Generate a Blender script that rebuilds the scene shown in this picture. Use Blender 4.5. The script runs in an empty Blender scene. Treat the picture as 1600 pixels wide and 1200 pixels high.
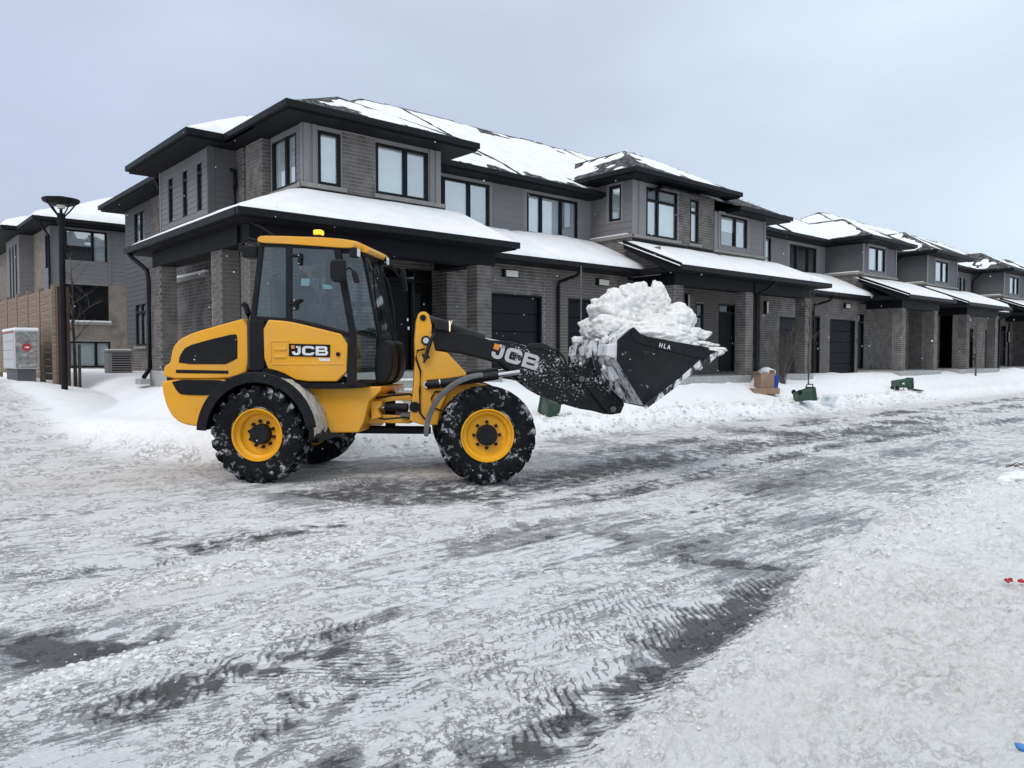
import bpy, bmesh, math, random
import numpy as np
from mathutils import Vector, Matrix, Euler
random.seed(7)
S = bpy.context.scene
COL = S.collection
R = math.radians
# ------------------------------------------------------------------ camera, world, sun, exposure
F_PX, CX, CY, H0 = 1202.0, 800.0, 600.0, 1.6
YAW = 48.7                                   # heading of the camera from +X (the street) towards +Y (the houses)
PITCH = math.degrees(math.atan(42/1202))
cd = bpy.data.cameras.new('camera'); cam = bpy.data.objects.new('camera', cd); COL.objects.link(cam)
cam.location = (0, 0, H0); cam.rotation_euler = (R(90-PITCH), 0, R(YAW-90))
cd.sensor_width = 36; cd.lens = 36*F_PX/1600; cd.clip_start = 0.05; cd.clip_end = 2000
S.camera = cam
SUN_EL, SUN_AZ = 48, 200                      # azimuth of the light's origin, degrees from +X
w = bpy.data.worlds.new('World'); S.world = w; w.use_nodes = True
nt = w.node_tree; nt.nodes.clear()
def N(t, **k):
    n = nt.nodes.new(t)
    for a, v in k.items(): setattr(n, a, v)
    return n
out = N('ShaderNodeOutputWorld'); sky = N('ShaderNodeTexSky', sky_type='NISHITA'); sky.sun_disc = False
sky.sun_elevation = R(SUN_EL); sky.sun_rotation = R(90-SUN_AZ); sky.dust_density = 4
b1 = N('ShaderNodeBackground'); b1.inputs[1].default_value = 0.05*0.28
b2 = N('ShaderNodeBackground'); add = N('ShaderNodeAddShader')
tc = N('ShaderNodeTexCoord'); sep = N('ShaderNodeSeparateXYZ'); nz = N('ShaderNodeTexNoise'); mp = N('ShaderNodeMapping')
mp.inputs['Scale'].default_value = (1.0, 1.0, 2.6)
nz.inputs['Scale'].default_value = 2.2; nz.inputs['Detail'].default_value = 5; nz.inputs['Roughness'].default_value = 0.45
cr = N('ShaderNodeValToRGB')                   # overcast: brighter towards the zenith
cr.color_ramp.elements[0].position = 0.0; cr.color_ramp.elements[0].color = (0.575, 0.645, 0.775, 1)
cr.color_ramp.elements[1].position = 1.0; cr.color_ramp.elements[1].color = (1.08, 1.09, 1.12, 1)
e = cr.color_ramp.elements.new(0.2); e.color = (0.56, 0.63, 0.755, 1)
e = cr.color_ramp.elements.new(0.48); e.color = (0.61, 0.68, 0.80, 1)
mr = N('ShaderNodeMapRange'); mr.inputs['From Min'].default_value = 0.3; mr.inputs['From Max'].default_value = 0.7
mr.inputs['To Min'].default_value = 0.9; mr.inputs['To Max'].default_value = 1.12
mul = N('ShaderNodeVectorMath', operation='SCALE')
L = nt.links.new
L(tc.outputs['Generated'], sep.inputs[0]); L(sep.outputs['Z'], cr.inputs[0])
L(tc.outputs['Generated'], mp.inputs[0]); L(mp.outputs[0], nz.inputs[0]); L(nz.outputs[0], mr.inputs['Value'])
dt = N('ShaderNodeVectorMath', operation='DOT_PRODUCT'); dt.inputs[1].default_value = (math.sin(R(YAW)), -math.cos(R(YAW)), 0)
az = N('ShaderNodeMapRange'); az.inputs['From Min'].default_value = -.7; az.inputs['From Max'].default_value = .7; az.interpolation_type = 'SMOOTHSTEP'
ac2 = N('ShaderNodeMixRGB'); ac2.inputs[1].default_value = (.90, .915, .97, 1); ac2.inputs[2].default_value = (1.19, 1.24, 1.19, 1)
am = N('ShaderNodeMixRGB', blend_type='MULTIPLY'); am.inputs[0].default_value = 1
L(tc.outputs['Generated'], dt.inputs[0]); L(dt.outputs['Value'], az.inputs['Value']); L(az.outputs[0], ac2.inputs[0]); L(cr.outputs[0], am.inputs[1]); L(ac2.outputs[0], am.inputs[2])
L(am.outputs[0], mul.inputs[0]); L(mr.outputs[0], mul.inputs['Scale'])
L(mul.outputs[0], b2.inputs[0]); b2.inputs[1].default_value = 0.86
L(sky.outputs[0], b1.inputs[0]); L(b1.outputs[0], add.inputs[0]); L(b2.outputs[0], add.inputs[1]); L(add.outputs[0], out.inputs[0])
sd = bpy.data.lights.new('sun', 'SUN'); sd.energy = 0.95; sd.angle = R(25); sd.color = (1, 0.95, 0.87)
sun = bpy.data.objects.new('sun', sd); COL.objects.link(sun)
sv = Vector((math.cos(R(SUN_EL))*math.cos(R(SUN_AZ)), math.cos(R(SUN_EL))*math.sin(R(SUN_AZ)), math.sin(R(SUN_EL))))
sun.rotation_euler = sv.to_track_quat('Z', 'Y').to_euler(); sun.location = sv*60
S.view_settings.view_transform = 'Standard'; S.view_settings.look = 'None'; S.view_settings.gamma = 1; S.view_settings.use_curve_mapping = False
S.view_settings.exposure = 0.17
S.render.engine = 'CYCLES'

# ------------------------------------------------------------------ surveying: rays of the photograph to places
CR = cam.rotation_euler.to_matrix()
def ray(px, py): return CR @ Vector(((px-CX)/F_PX, -(py-CY)/F_PX, -1))
def gp(px, py, z=0.0):
    d = ray(px, py); t = (z-H0)/d.z
    return Vector((d.x*t, d.y*t, z))
FW = Vector((math.cos(R(YAW)), math.sin(R(YAW)), 0)); RT = Vector((math.sin(R(YAW)), -math.cos(R(YAW)), 0))
def atd(px, d):                                # plan position of a column of the picture at a distance along the view
    v = FW*d + RT*((px-CX)/F_PX*d); return v.x, v.y

# ------------------------------------------------------------------ noise
_rng = np.random.RandomState(3)
_G = _rng.randn(256, 2); _G /= np.linalg.norm(_G, axis=1)[:, None]
_P = _rng.permutation(256); _P = np.concatenate([_P, _P])
def pn(x, y):
    x = np.asarray(x, float); y = np.asarray(y, float)
    xi = np.floor(x).astype(int); yi = np.floor(y).astype(int); fx = x-xi; fy = y-yi
    u = fx*fx*fx*(fx*(fx*6-15)+10); v = fy*fy*fy*(fy*(fy*6-15)+10)
    def g(ix, iy, dx, dy):
        h = _P[_P[ix & 255] + (iy & 255)]; return _G[h, 0]*dx + _G[h, 1]*dy
    a = g(xi, yi, fx, fy); b = g(xi+1, yi, fx-1, fy); c = g(xi, yi+1, fx, fy-1); d = g(xi+1, yi+1, fx-1, fy-1)
    return (a+(b-a)*u + ((c+(d-c)*u)-(a+(b-a)*u))*v)*1.5
def fbm(x, y, o=4, g=0.5):
    s = 0; a = 1; t = 0
    for i in range(o):
        s = s + a*pn(x*2**i+17.3*i, y*2**i-9.1*i); t += a; a *= g
    return s/t
def ss(a, b, x):
    t = np.clip((np.asarray(x, float)-a)/(b-a), 0, 1); return t*t*(3-2*t)

# ------------------------------------------------------------------ terrain
def lawn_d(x, y):
    x0, y0, rr = 2.9, 11.0, 4.0
    qx = np.maximum(rr-(x-x0), 0); qy = np.maximum(rr-(y-y0), 0)
    return rr-np.hypot(qx, qy)
def macro(x, y):
    d = lawn_d(x, y)
    zs = 1.12*ss(11, 20.5, y)*(1-ss(2, 9, x)) - 0.02*ss(0, 6, -x)
    far = 0.30+0.64*ss(0.4, 2.5, d)+0.22*ss(17.5, 21, y)*(1-ss(8, 12, x))+.26*ss(12.0, 13.2, y)*(1-ss(10.5, 13, x))*(1-ss(15, 18, y))
    zl = np.maximum(zs+0.05, far)
    m = ss(-0.35, 0.5, d)
    return zs*(1-m)+zl*m
def gz(x, y): return float(macro(np.array([x]), np.array([y]))[0])

# ------------------------------------------------------------------ materials
def mat(name, col, rough=0.6, metal=0.0, var=0.12, scale=6.0, bump=0.0, bscale=None, spec=0.5, snow=0.0, snow_scale=7.0, coat=0.0, emit=None, stretch=None, top_snow=0.0, col2=None, detail=4, dust=0.0, thr=0.62, sx_range=None, sstretch=None, soft=.06, snowcol=(.70, .71, .73)):
    m = bpy.data.materials.new(name); m.use_nodes = True; t = m.node_tree; nn = t.nodes; ll = t.links.new
    bs = nn['Principled BSDF']; bs.inputs['Roughness'].default_value = rough; bs.inputs['Metallic'].default_value = metal
    bs.inputs['Specular IOR Level'].default_value = spec; bs.inputs['Coat Weight'].default_value = coat; bs.inputs['Coat Roughness'].default_value = 0.12
    if emit: bs.inputs['Emission Color'].default_value = (*emit[:3], 1); bs.inputs['Emission Strength'].default_value = emit[3]
    tcn = nn.new('ShaderNodeTexCoord'); src = tcn.outputs['Object']
    if stretch:
        mpn = nn.new('ShaderNodeMapping'); mpn.inputs['Scale'].default_value = stretch; ll(src, mpn.inputs[0]); src = mpn.outputs[0]
    n1 = nn.new('ShaderNodeTexNoise'); n1.inputs['Scale'].default_value = scale; n1.inputs['Detail'].default_value = detail; ll(src, n1.inputs['Vector'])
    rp = nn.new('ShaderNodeValToRGB'); rp.color_ramp.elements[0].position = 0.3; rp.color_ramp.elements[1].position = 0.72
    c = Vector(col[:3]); rp.color_ramp.elements[0].color = (*(c*(1-var)), 1)
    c2 = Vector(col2[:3]) if col2 else c*(1+var); rp.color_ramp.elements[1].color = (*c2, 1)
    ll(n1.outputs[0], rp.inputs[0]); cur = rp.outputs[0]
    oi = nn.new('ShaderNodeObjectInfo')
    rsock = None
    if dust:
        nd = nn.new('ShaderNodeTexNoise'); nd.inputs['Scale'].default_value = 2.3; nd.inputs['Detail'].default_value = 8; nd.inputs['Roughness'].default_value = .7
        ll(tcn.outputs['Object'], nd.inputs['Vector'])
        r3 = nn.new('ShaderNodeMapRange'); r3.inputs['From Min'].default_value = .42; r3.inputs['From Max'].default_value = .75; r3.inputs['To Max'].default_value = dust
        ll(nd.outputs[0], r3.inputs['Value']); mx = nn.new('ShaderNodeMixRGB'); mx.inputs[2].default_value = (.30, .29, .27, 1)
        ll(r3.outputs[0], mx.inputs[0]); ll(cur, mx.inputs[1]); cur = mx.outputs[0]
        r4 = nn.new('ShaderNodeMapRange'); r4.inputs['To Min'].default_value = rough; r4.inputs['To Max'].default_value = min(1, rough+.5)
        ll(r3.outputs[0], r4.inputs['Value']); ll(r4.outputs[0], bs.inputs['Roughness'])
    if snow or top_snow:
        n2 = nn.new('ShaderNodeTexNoise'); n2.inputs['Scale'].default_value = snow_scale; n2.inputs['Detail'].default_value = 9; n2.inputs['Roughness'].default_value = .68
        ll(tcn.outputs['Object'], n2.inputs['Vector'])
        mm = nn.new('ShaderNodeMapRange'); mm.inputs['From Min'].default_value = thr-snow*.16; mm.inputs['From Max'].default_value = thr+soft-snow*.16
        fac = n2.outputs[0]
        if sstretch:
            mps = nn.new('ShaderNodeMapping'); mps.inputs['Scale'].default_value = sstretch; ll(tcn.outputs['Object'], mps.inputs[0]); ll(mps.outputs[0], n2.inputs['Vector'])
        if sx_range:
            sxx = nn.new('ShaderNodeSeparateXYZ'); ll(tcn.outputs['Object'], sxx.inputs[0]); mrx = nn.new('ShaderNodeMapRange'); mrx.interpolation_type = 'SMOOTHSTEP'
            mrx.inputs['From Min'].default_value = sx_range[0]; mrx.inputs['From Max'].default_value = sx_range[1]; mrx.inputs['To Min'].default_value = -.35; mrx.inputs['To Max'].default_value = 0; ll(sxx.outputs['X'], mrx.inputs['Value'])
            nlow = nn.new('ShaderNodeTexNoise'); nlow.inputs['Scale'].default_value = 2.2; ll(tcn.outputs['Object'], nlow.inputs['Vector'])
            mlo = nn.new('ShaderNodeMath'); mlo.operation = 'MULTIPLY_ADD'; mlo.inputs[1].default_value = .5; ll(nlow.outputs[0], mlo.inputs[0]); ll(mrx.outputs[0], mlo.inputs[2])
            m9 = nn.new('ShaderNodeMath'); m9.operation = 'ADD'; ll(fac, m9.inputs[0]); ll(mlo.outputs[0], m9.inputs[1]); m8 = nn.new('ShaderNodeMath'); m8.operation = 'SUBTRACT'; m8.inputs[1].default_value = .25; ll(m9.outputs[0], m8.inputs[0]); fac = m8.outputs[0]
        if top_snow:
            ge = nn.new('ShaderNodeNewGeometry'); sx = nn.new('ShaderNodeSeparateXYZ'); ll(ge.outputs['Normal'], sx.inputs[0])
            ma = nn.new('ShaderNodeMath'); ma.operation = 'MULTIPLY_ADD'; ma.inputs[1].default_value = top_snow; ll(sx.outputs['Z'], ma.inputs[0]); ll(fac, ma.inputs[2]); fac = ma.outputs[0]
        ll(fac, mm.inputs['Value']); mx = nn.new('ShaderNodeMixRGB'); mx.inputs[2].default_value = (*snowcol, 1)
        ll(mm.outputs[0], mx.inputs[0]); ll(cur, mx.inputs[1]); cur = mx.outputs[0]
        bsn = nn.new('ShaderNodeBump'); bsn.inputs['Strength'].default_value = .5; bsn.inputs['Distance'].default_value = .012; ll(mm.outputs[0], bsn.inputs['Height']); ll(bsn.outputs[0], bs.inputs['Normal'])
        r5 = nn.new('ShaderNodeMapRange'); r5.inputs['To Min'].default_value = rough; r5.inputs['To Max'].default_value = .8
        ll(mm.outputs[0], r5.inputs['Value']); ll(r5.outputs[0], bs.inputs['Roughness'])
    ll(cur, bs.inputs['Base Color'])
    if bump and not (snow or top_snow):
        n3 = nn.new('ShaderNodeTexNoise'); n3.inputs['Scale'].default_value = bscale or scale*4; n3.inputs['Detail'].default_value = 6; ll(src, n3.inputs['Vector'])
        bn = nn.new('ShaderNodeBump'); bn.inputs['Strength'].default_value = bump; bn.inputs['Distance'].default_value = .01; ll(n3.outputs[0], bn.inputs['Height']); ll(bn.outputs[0], bs.inputs['Normal'])
    return m
def glass_mat(name, tint=(.75, .82, .86), alpha=.35, rough=.03, body=(.05, .06, .07), dirt=.05):
    m = bpy.data.materials.new(name); m.use_nodes = True; t = m.node_tree; nn = t.nodes; ll = t.links.new
    nn.clear(); o = nn.new('ShaderNodeOutputMaterial'); tr = nn.new('ShaderNodeBsdfTransparent'); tr.inputs[0].default_value = (*tint, 1)
    gl = nn.new('ShaderNodeBsdfGlossy'); gl.inputs['Color'].default_value = (.92, .95, .97, 1); gl.inputs['Roughness'].default_value = rough
    df = nn.new('ShaderNodeBsdfDiffuse'); df.inputs['Color'].default_value = (*body, 1)
    lw = nn.new('ShaderNodeLayerWeight'); lw.inputs[0].default_value = .5; fr = nn.new('ShaderNodeMath'); fr.operation = 'POWER'; fr.inputs[1].default_value = 4.5; ll(lw.outputs['Facing'], fr.inputs[0])
    ad = nn.new('ShaderNodeMath'); ad.operation = 'MULTIPLY_ADD'; ad.inputs[1].default_value = .75; ad.inputs[2].default_value = alpha; ad.use_clamp = True; ll(fr.outputs[0], ad.inputs[0])
    nx = nn.new('ShaderNodeTexNoise'); nx.inputs['Scale'].default_value = 3; nx.inputs['Detail'].default_value = 7; tcn = nn.new('ShaderNodeTexCoord'); ll(tcn.outputs['Object'], nx.inputs['Vector'])
    dm = nn.new('ShaderNodeMapRange'); dm.inputs['From Min'].default_value = .35; dm.inputs['From Max'].default_value = .7; dm.inputs['To Min'].default_value = dirt*.4; dm.inputs['To Max'].default_value = dirt; ll(nx.outputs[0], dm.inputs['Value'])
    m1 = nn.new('ShaderNodeMixShader'); ll(dm.outputs[0], m1.inputs[0]); ll(tr.outputs[0], m1.inputs[1]); ll(df.outputs[0], m1.inputs[2])
    mx = nn.new('ShaderNodeMixShader'); ll(ad.outputs[0], mx.inputs[0]); ll(m1.outputs[0], mx.inputs[1]); ll(gl.outputs[0], mx.inputs[2]); ll(mx.outputs[0], o.inputs[0])
    return m
M = {}
M['brick'] = mat('brick', (.150, .137, .129), .85, var=.42, scale=3.2, bump=.5, bscale=60, spec=.2)
M['mortar'] = mat('mortar', (.34, .335, .33), .9, var=.1, bump=.4, bscale=80, spec=.1)
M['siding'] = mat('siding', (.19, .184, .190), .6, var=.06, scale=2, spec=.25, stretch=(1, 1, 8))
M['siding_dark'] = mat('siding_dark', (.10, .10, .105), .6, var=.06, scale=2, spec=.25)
M['trim'] = mat('trim', (.235, .228, .234), .55, var=.04, spec=.25)
M['black'] = mat('black_metal', (.008, .0085, .010), .5, var=.15, spec=.18)
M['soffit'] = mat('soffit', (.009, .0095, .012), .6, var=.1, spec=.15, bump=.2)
M['door'] = mat('door', (.008, .009, .013), .5, var=.1, spec=.16)
M['stone'] = mat('stone', (.27, .26, .245), .85, var=.12, bump=.4, bscale=40, spec=.2)
M['concrete'] = mat('concrete', (.38, .38, .37), .9, var=.12, bump=.4, bscale=40, spec=.2)
M['shingle'] = mat('shingle', (.030, .030, .032), .9, var=.5, scale=14, spec=.15, stretch=(1, 1, 2), snow=1.0, snow_scale=11, thr=.66, soft=.22, snowcol=(.45, .46, .48), sstretch=(1, .5, 1))
M['blind'] = mat('blind', (.86, .93, .94), .8, var=.04, scale=1.2, spec=.2)
M['blind_dim'] = mat('blind_dim', (.62, .68, .73), .8, var=.05, scale=1.2, spec=.2)
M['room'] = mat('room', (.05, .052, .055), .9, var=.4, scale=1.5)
M['pane'] = glass_mat('pane', (.97, .98, .98), .28, .02, (.3, .3, .3))
M['pane_dark'] = glass_mat('pane_dark', (.5, .53, .55), .07, .02, (.2, .2, .2))
M['lampglass'] = mat('lampglass', (.72, .70, .64), .4, var=.02)
M['lamplit'] = mat('lamplit', (.8, .7, .5), .4, var=.02, emit=(1, .78, .45, 1.1))
M['brick_tan'] = mat('brick_tan', (.25, .215, .185), .85, var=.3, scale=3.2, bump=.5, bscale=60, spec=.2)
M['mortar_tan'] = mat('mortar_tan', (.30, .28, .26), .9, var=.1)
M['cedar'] = mat('cedar', (.25, .185, .13), .8, var=.35, scale=5, bump=.4, stretch=(.4, .4, 6), spec=.2, col2=(.33, .26, .20))
M['cedar_dark'] = mat('cedar_dark', (.06, .028, .022), .8, var=.3)
M['bark'] = mat('bark', (.10, .085, .075), .9, var=.3, scale=20, bump=.5)

def snow_mat(name, col=(.80, .83, .87), bump=.35, bs=9.0, dirt=0.0):
    m = bpy.data.materials.new(name); m.use_nodes = True; t = m.node_tree; nn = t.nodes; ll = t.links.new
    b = nn['Principled BSDF']; b.inputs['Roughness'].default_value = .75; b.inputs['Specular IOR Level'].default_value = .2
    b.inputs['Subsurface Weight'].default_value = 0.0
    tcn = nn.new('ShaderNodeTexCoord'); n = nn.new('ShaderNodeTexNoise'); n.inputs['Scale'].default_value = bs; n.inputs['Detail'].default_value = 10; n.inputs['Roughness'].default_value = .6
    ll(tcn.outputs['Object'], n.inputs['Vector'])
    rp = nn.new('ShaderNodeValToRGB'); c = Vector(col); rp.color_ramp.elements[0].position = .32; rp.color_ramp.elements[1].position = .62
    rp.color_ramp.elements[0].color = (*(c*(1-.10-dirt)), 1) if not dirt else (col[0]*(1-dirt), col[1]*(1-dirt*1.1), col[2]*(1-dirt*1.35), 1); rp.color_ramp.elements[1].color = (*c, 1)
    ll(n.outputs[0], rp.inputs[0]); ll(rp.outputs[0], b.inputs['Base Color'])
    bn = nn.new('ShaderNodeBump'); bn.inputs['Strength'].default_value = bump; bn.inputs['Distance'].default_value = .03; ll(n.outputs[0], bn.inputs['Height']); ll(bn.outputs[0], b.inputs['Normal'])
    return m
M['snow'] = snow_mat('snow', (.86, .87, .885))
M['snow_roof'] = snow_mat('snow_roof', (.84, .85, .87), .45, 2.2)
M['snow_lump'] = snow_mat('snow_lump', (.86, .865, .87), 1.0, 19.0, dirt=.22)
M['snow_dirty'] = snow_mat('snow_dirty', (.62, .60, .57), .9, 25.0, dirt=.3)

# ------------------------------------------------------------------ object helpers
def tag(o, label=None, cat=None, group=None, kind=None):
    if label: o['label'] = label
    if cat: o['category'] = cat
    if group: o['group'] = group
    if kind: o['kind'] = kind
    return o
def empty(name, loc, rz=0.0):
    o = bpy.data.objects.new(name, None); COL.objects.link(o); o.location = loc; o.rotation_euler = (0, 0, rz); o.empty_display_size = .2; return o
class MB:
    def __init__(s): s.v = []; s.f = []; s.m = []; s.T = None
    def add(s, vs, fs, mi=0):
        o = len(s.v)
        if s.T is not None: vs = [tuple(s.T @ Vector(p)) for p in vs]
        s.v += [tuple(p) for p in vs]; s.f += [tuple(i+o for i in f) for f in fs]; s.m += [mi]*len(fs); return s
    def box(s, x0, x1, y0, y1, z0, z1, mi=0):
        if x0 > x1: x0, x1 = x1, x0
        if y0 > y1: y0, y1 = y1, y0
        if z0 > z1: z0, z1 = z1, z0
        return s.add([(x0,y0,z0),(x1,y0,z0),(x1,y1,z0),(x0,y1,z0),(x0,y0,z1),(x1,y0,z1),(x1,y1,z1),(x0,y1,z1)],
              [(0,3,2,1),(4,5,6,7),(0,1,5,4),(1,2,6,5),(2,3,7,6),(3,0,4,7)], mi)
    def prism(s, prof, y0, y1, mi=0, plane='xz'):
        n = len(prof); a = sum(prof[i][0]*prof[(i+1)%n][1]-prof[(i+1)%n][0]*prof[i][1] for i in range(n))
        if a < 0: prof = prof[::-1]
        if plane == 'xz': P = lambda p, y: (p[0], y, p[1])
        elif plane == 'yz': P = lambda p, y: (y, p[0], p[1])
        else: P = lambda p, y: (p[0], p[1], y)
        vs = [P(p, y0) for p in prof]+[P(p, y1) for p in prof]
        fs = [tuple(range(n)), tuple(range(2*n-1, n-1, -1))]+[(i, i+n, (i+1)%n+n, (i+1)%n) for i in range(n)]
        if (plane == 'xz') != (y1 > y0): fs = [f[::-1] for f in fs]
        return s.add(vs, fs, mi)
    def tube(s, p0, p1, r0, r1=None, n=8, mi=0, caps=True):
        p0 = Vector(p0); p1 = Vector(p1); r1 = r0 if r1 is None else r1; d = p1-p0
        if d.length < 1e-6: return s
        q = d.to_track_quat('Z', 'Y'); vs = []
        for p, r in ((p0, r0), (p1, r1)):
            for i in range(n):
                a = 2*math.pi*i/n; vs.append(tuple(p+q @ Vector((r*math.cos(a), r*math.sin(a), 0))))
        fs = [(i, (i+1) % n, (i+1) % n+n, i+n) for i in range(n)]
        if caps: fs += [tuple(range(n-1, -1, -1)), tuple(range(n, 2*n))]
        return s.add(vs, fs, mi)
    def path(s, pts, r, n=8, mi=0):
        pts = [Vector(p) for p in pts]; rings = []; vs = []
        for i, p in enumerate(pts):
            d = (pts[min(i+1, len(pts)-1)]-pts[max(i-1, 0)]).normalized(); q = d.to_track_quat('Z', 'Y'); rr = r[i] if isinstance(r, (list, tuple)) else r
            for k in range(n):
                a = 2*math.pi*k/n; vs.append(tuple(p+q @ Vector((rr*math.cos(a), rr*math.sin(a), 0))))
        fs = []
        for i in range(len(pts)-1):
            for k in range(n): fs.append((i*n+k, i*n+(k+1) % n, (i+1)*n+(k+1) % n, (i+1)*n+k))
        fs += [tuple(range(n-1, -1, -1)), tuple(range((len(pts)-1)*n, len(pts)*n))]
        return s.add(vs, fs, mi)
    def lathe(s, prof, n=32, mi=0, axis='y'):      # prof of (axial, radius)
        vs = []; fs = []; k = len(prof)
        for i in range(n):
            a = 2*math.pi*i/n; c, si = math.cos(a), math.sin(a)
            for h, r in prof: vs.append((r*c, h, r*si) if axis == 'y' else (r*c, r*si, h))
        for i in range(n):
            for j in range(k-1):
                a = i*k+j; b = ((i+1) % n)*k+j; f = (a, a+1, b+1, b); fs.append(f if axis == 'y' else f[::-1])
        return s.add(vs, fs, mi)
    def build(s, name, mats, parent=None, bevel=0, seg=2, smooth=False, kind=None, loc=None):
        me = bpy.data.meshes.new(name); me.from_pydata(s.v, [], s.f); me.update()
        for mm in (mats if isinstance(mats, (list, tuple)) else [mats]): me.materials.append(mm)
        if any(s.m): me.polygons.foreach_set('material_index', s.m)
        if smooth: me.polygons.foreach_set('use_smooth', [True]*len(me.polygons))
        o = bpy.data.objects.new(name, me); COL.objects.link(o)
        if parent is not None: o.parent = parent
        if loc is not None: o.location = loc
        if kind: o['kind'] = kind
        if bevel:
            b = o.modifiers.new('b', 'BEVEL'); b.width = bevel; b.segments = seg; b.limit_method = 'ANGLE'; b.angle_limit = R(32)
            if seg > 2:
                me.polygons.foreach_set('use_smooth', [True]*len(me.polygons)); wn = o.modifiers.new('w', 'WEIGHTED_NORMAL'); wn.keep_sharp = True
        return o
def sharp(o, deg=35):                            # smooth shading that keeps hard edges
    me = o.data; bm = bmesh.new(); bm.from_mesh(me)
    for e in bm.edges:
        if len(e.link_faces) == 2 and e.calc_face_angle(0) > R(deg): e.smooth = False
    for f in bm.faces: f.smooth = True
    bm.to_mesh(me); bm.free(); return o

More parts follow.
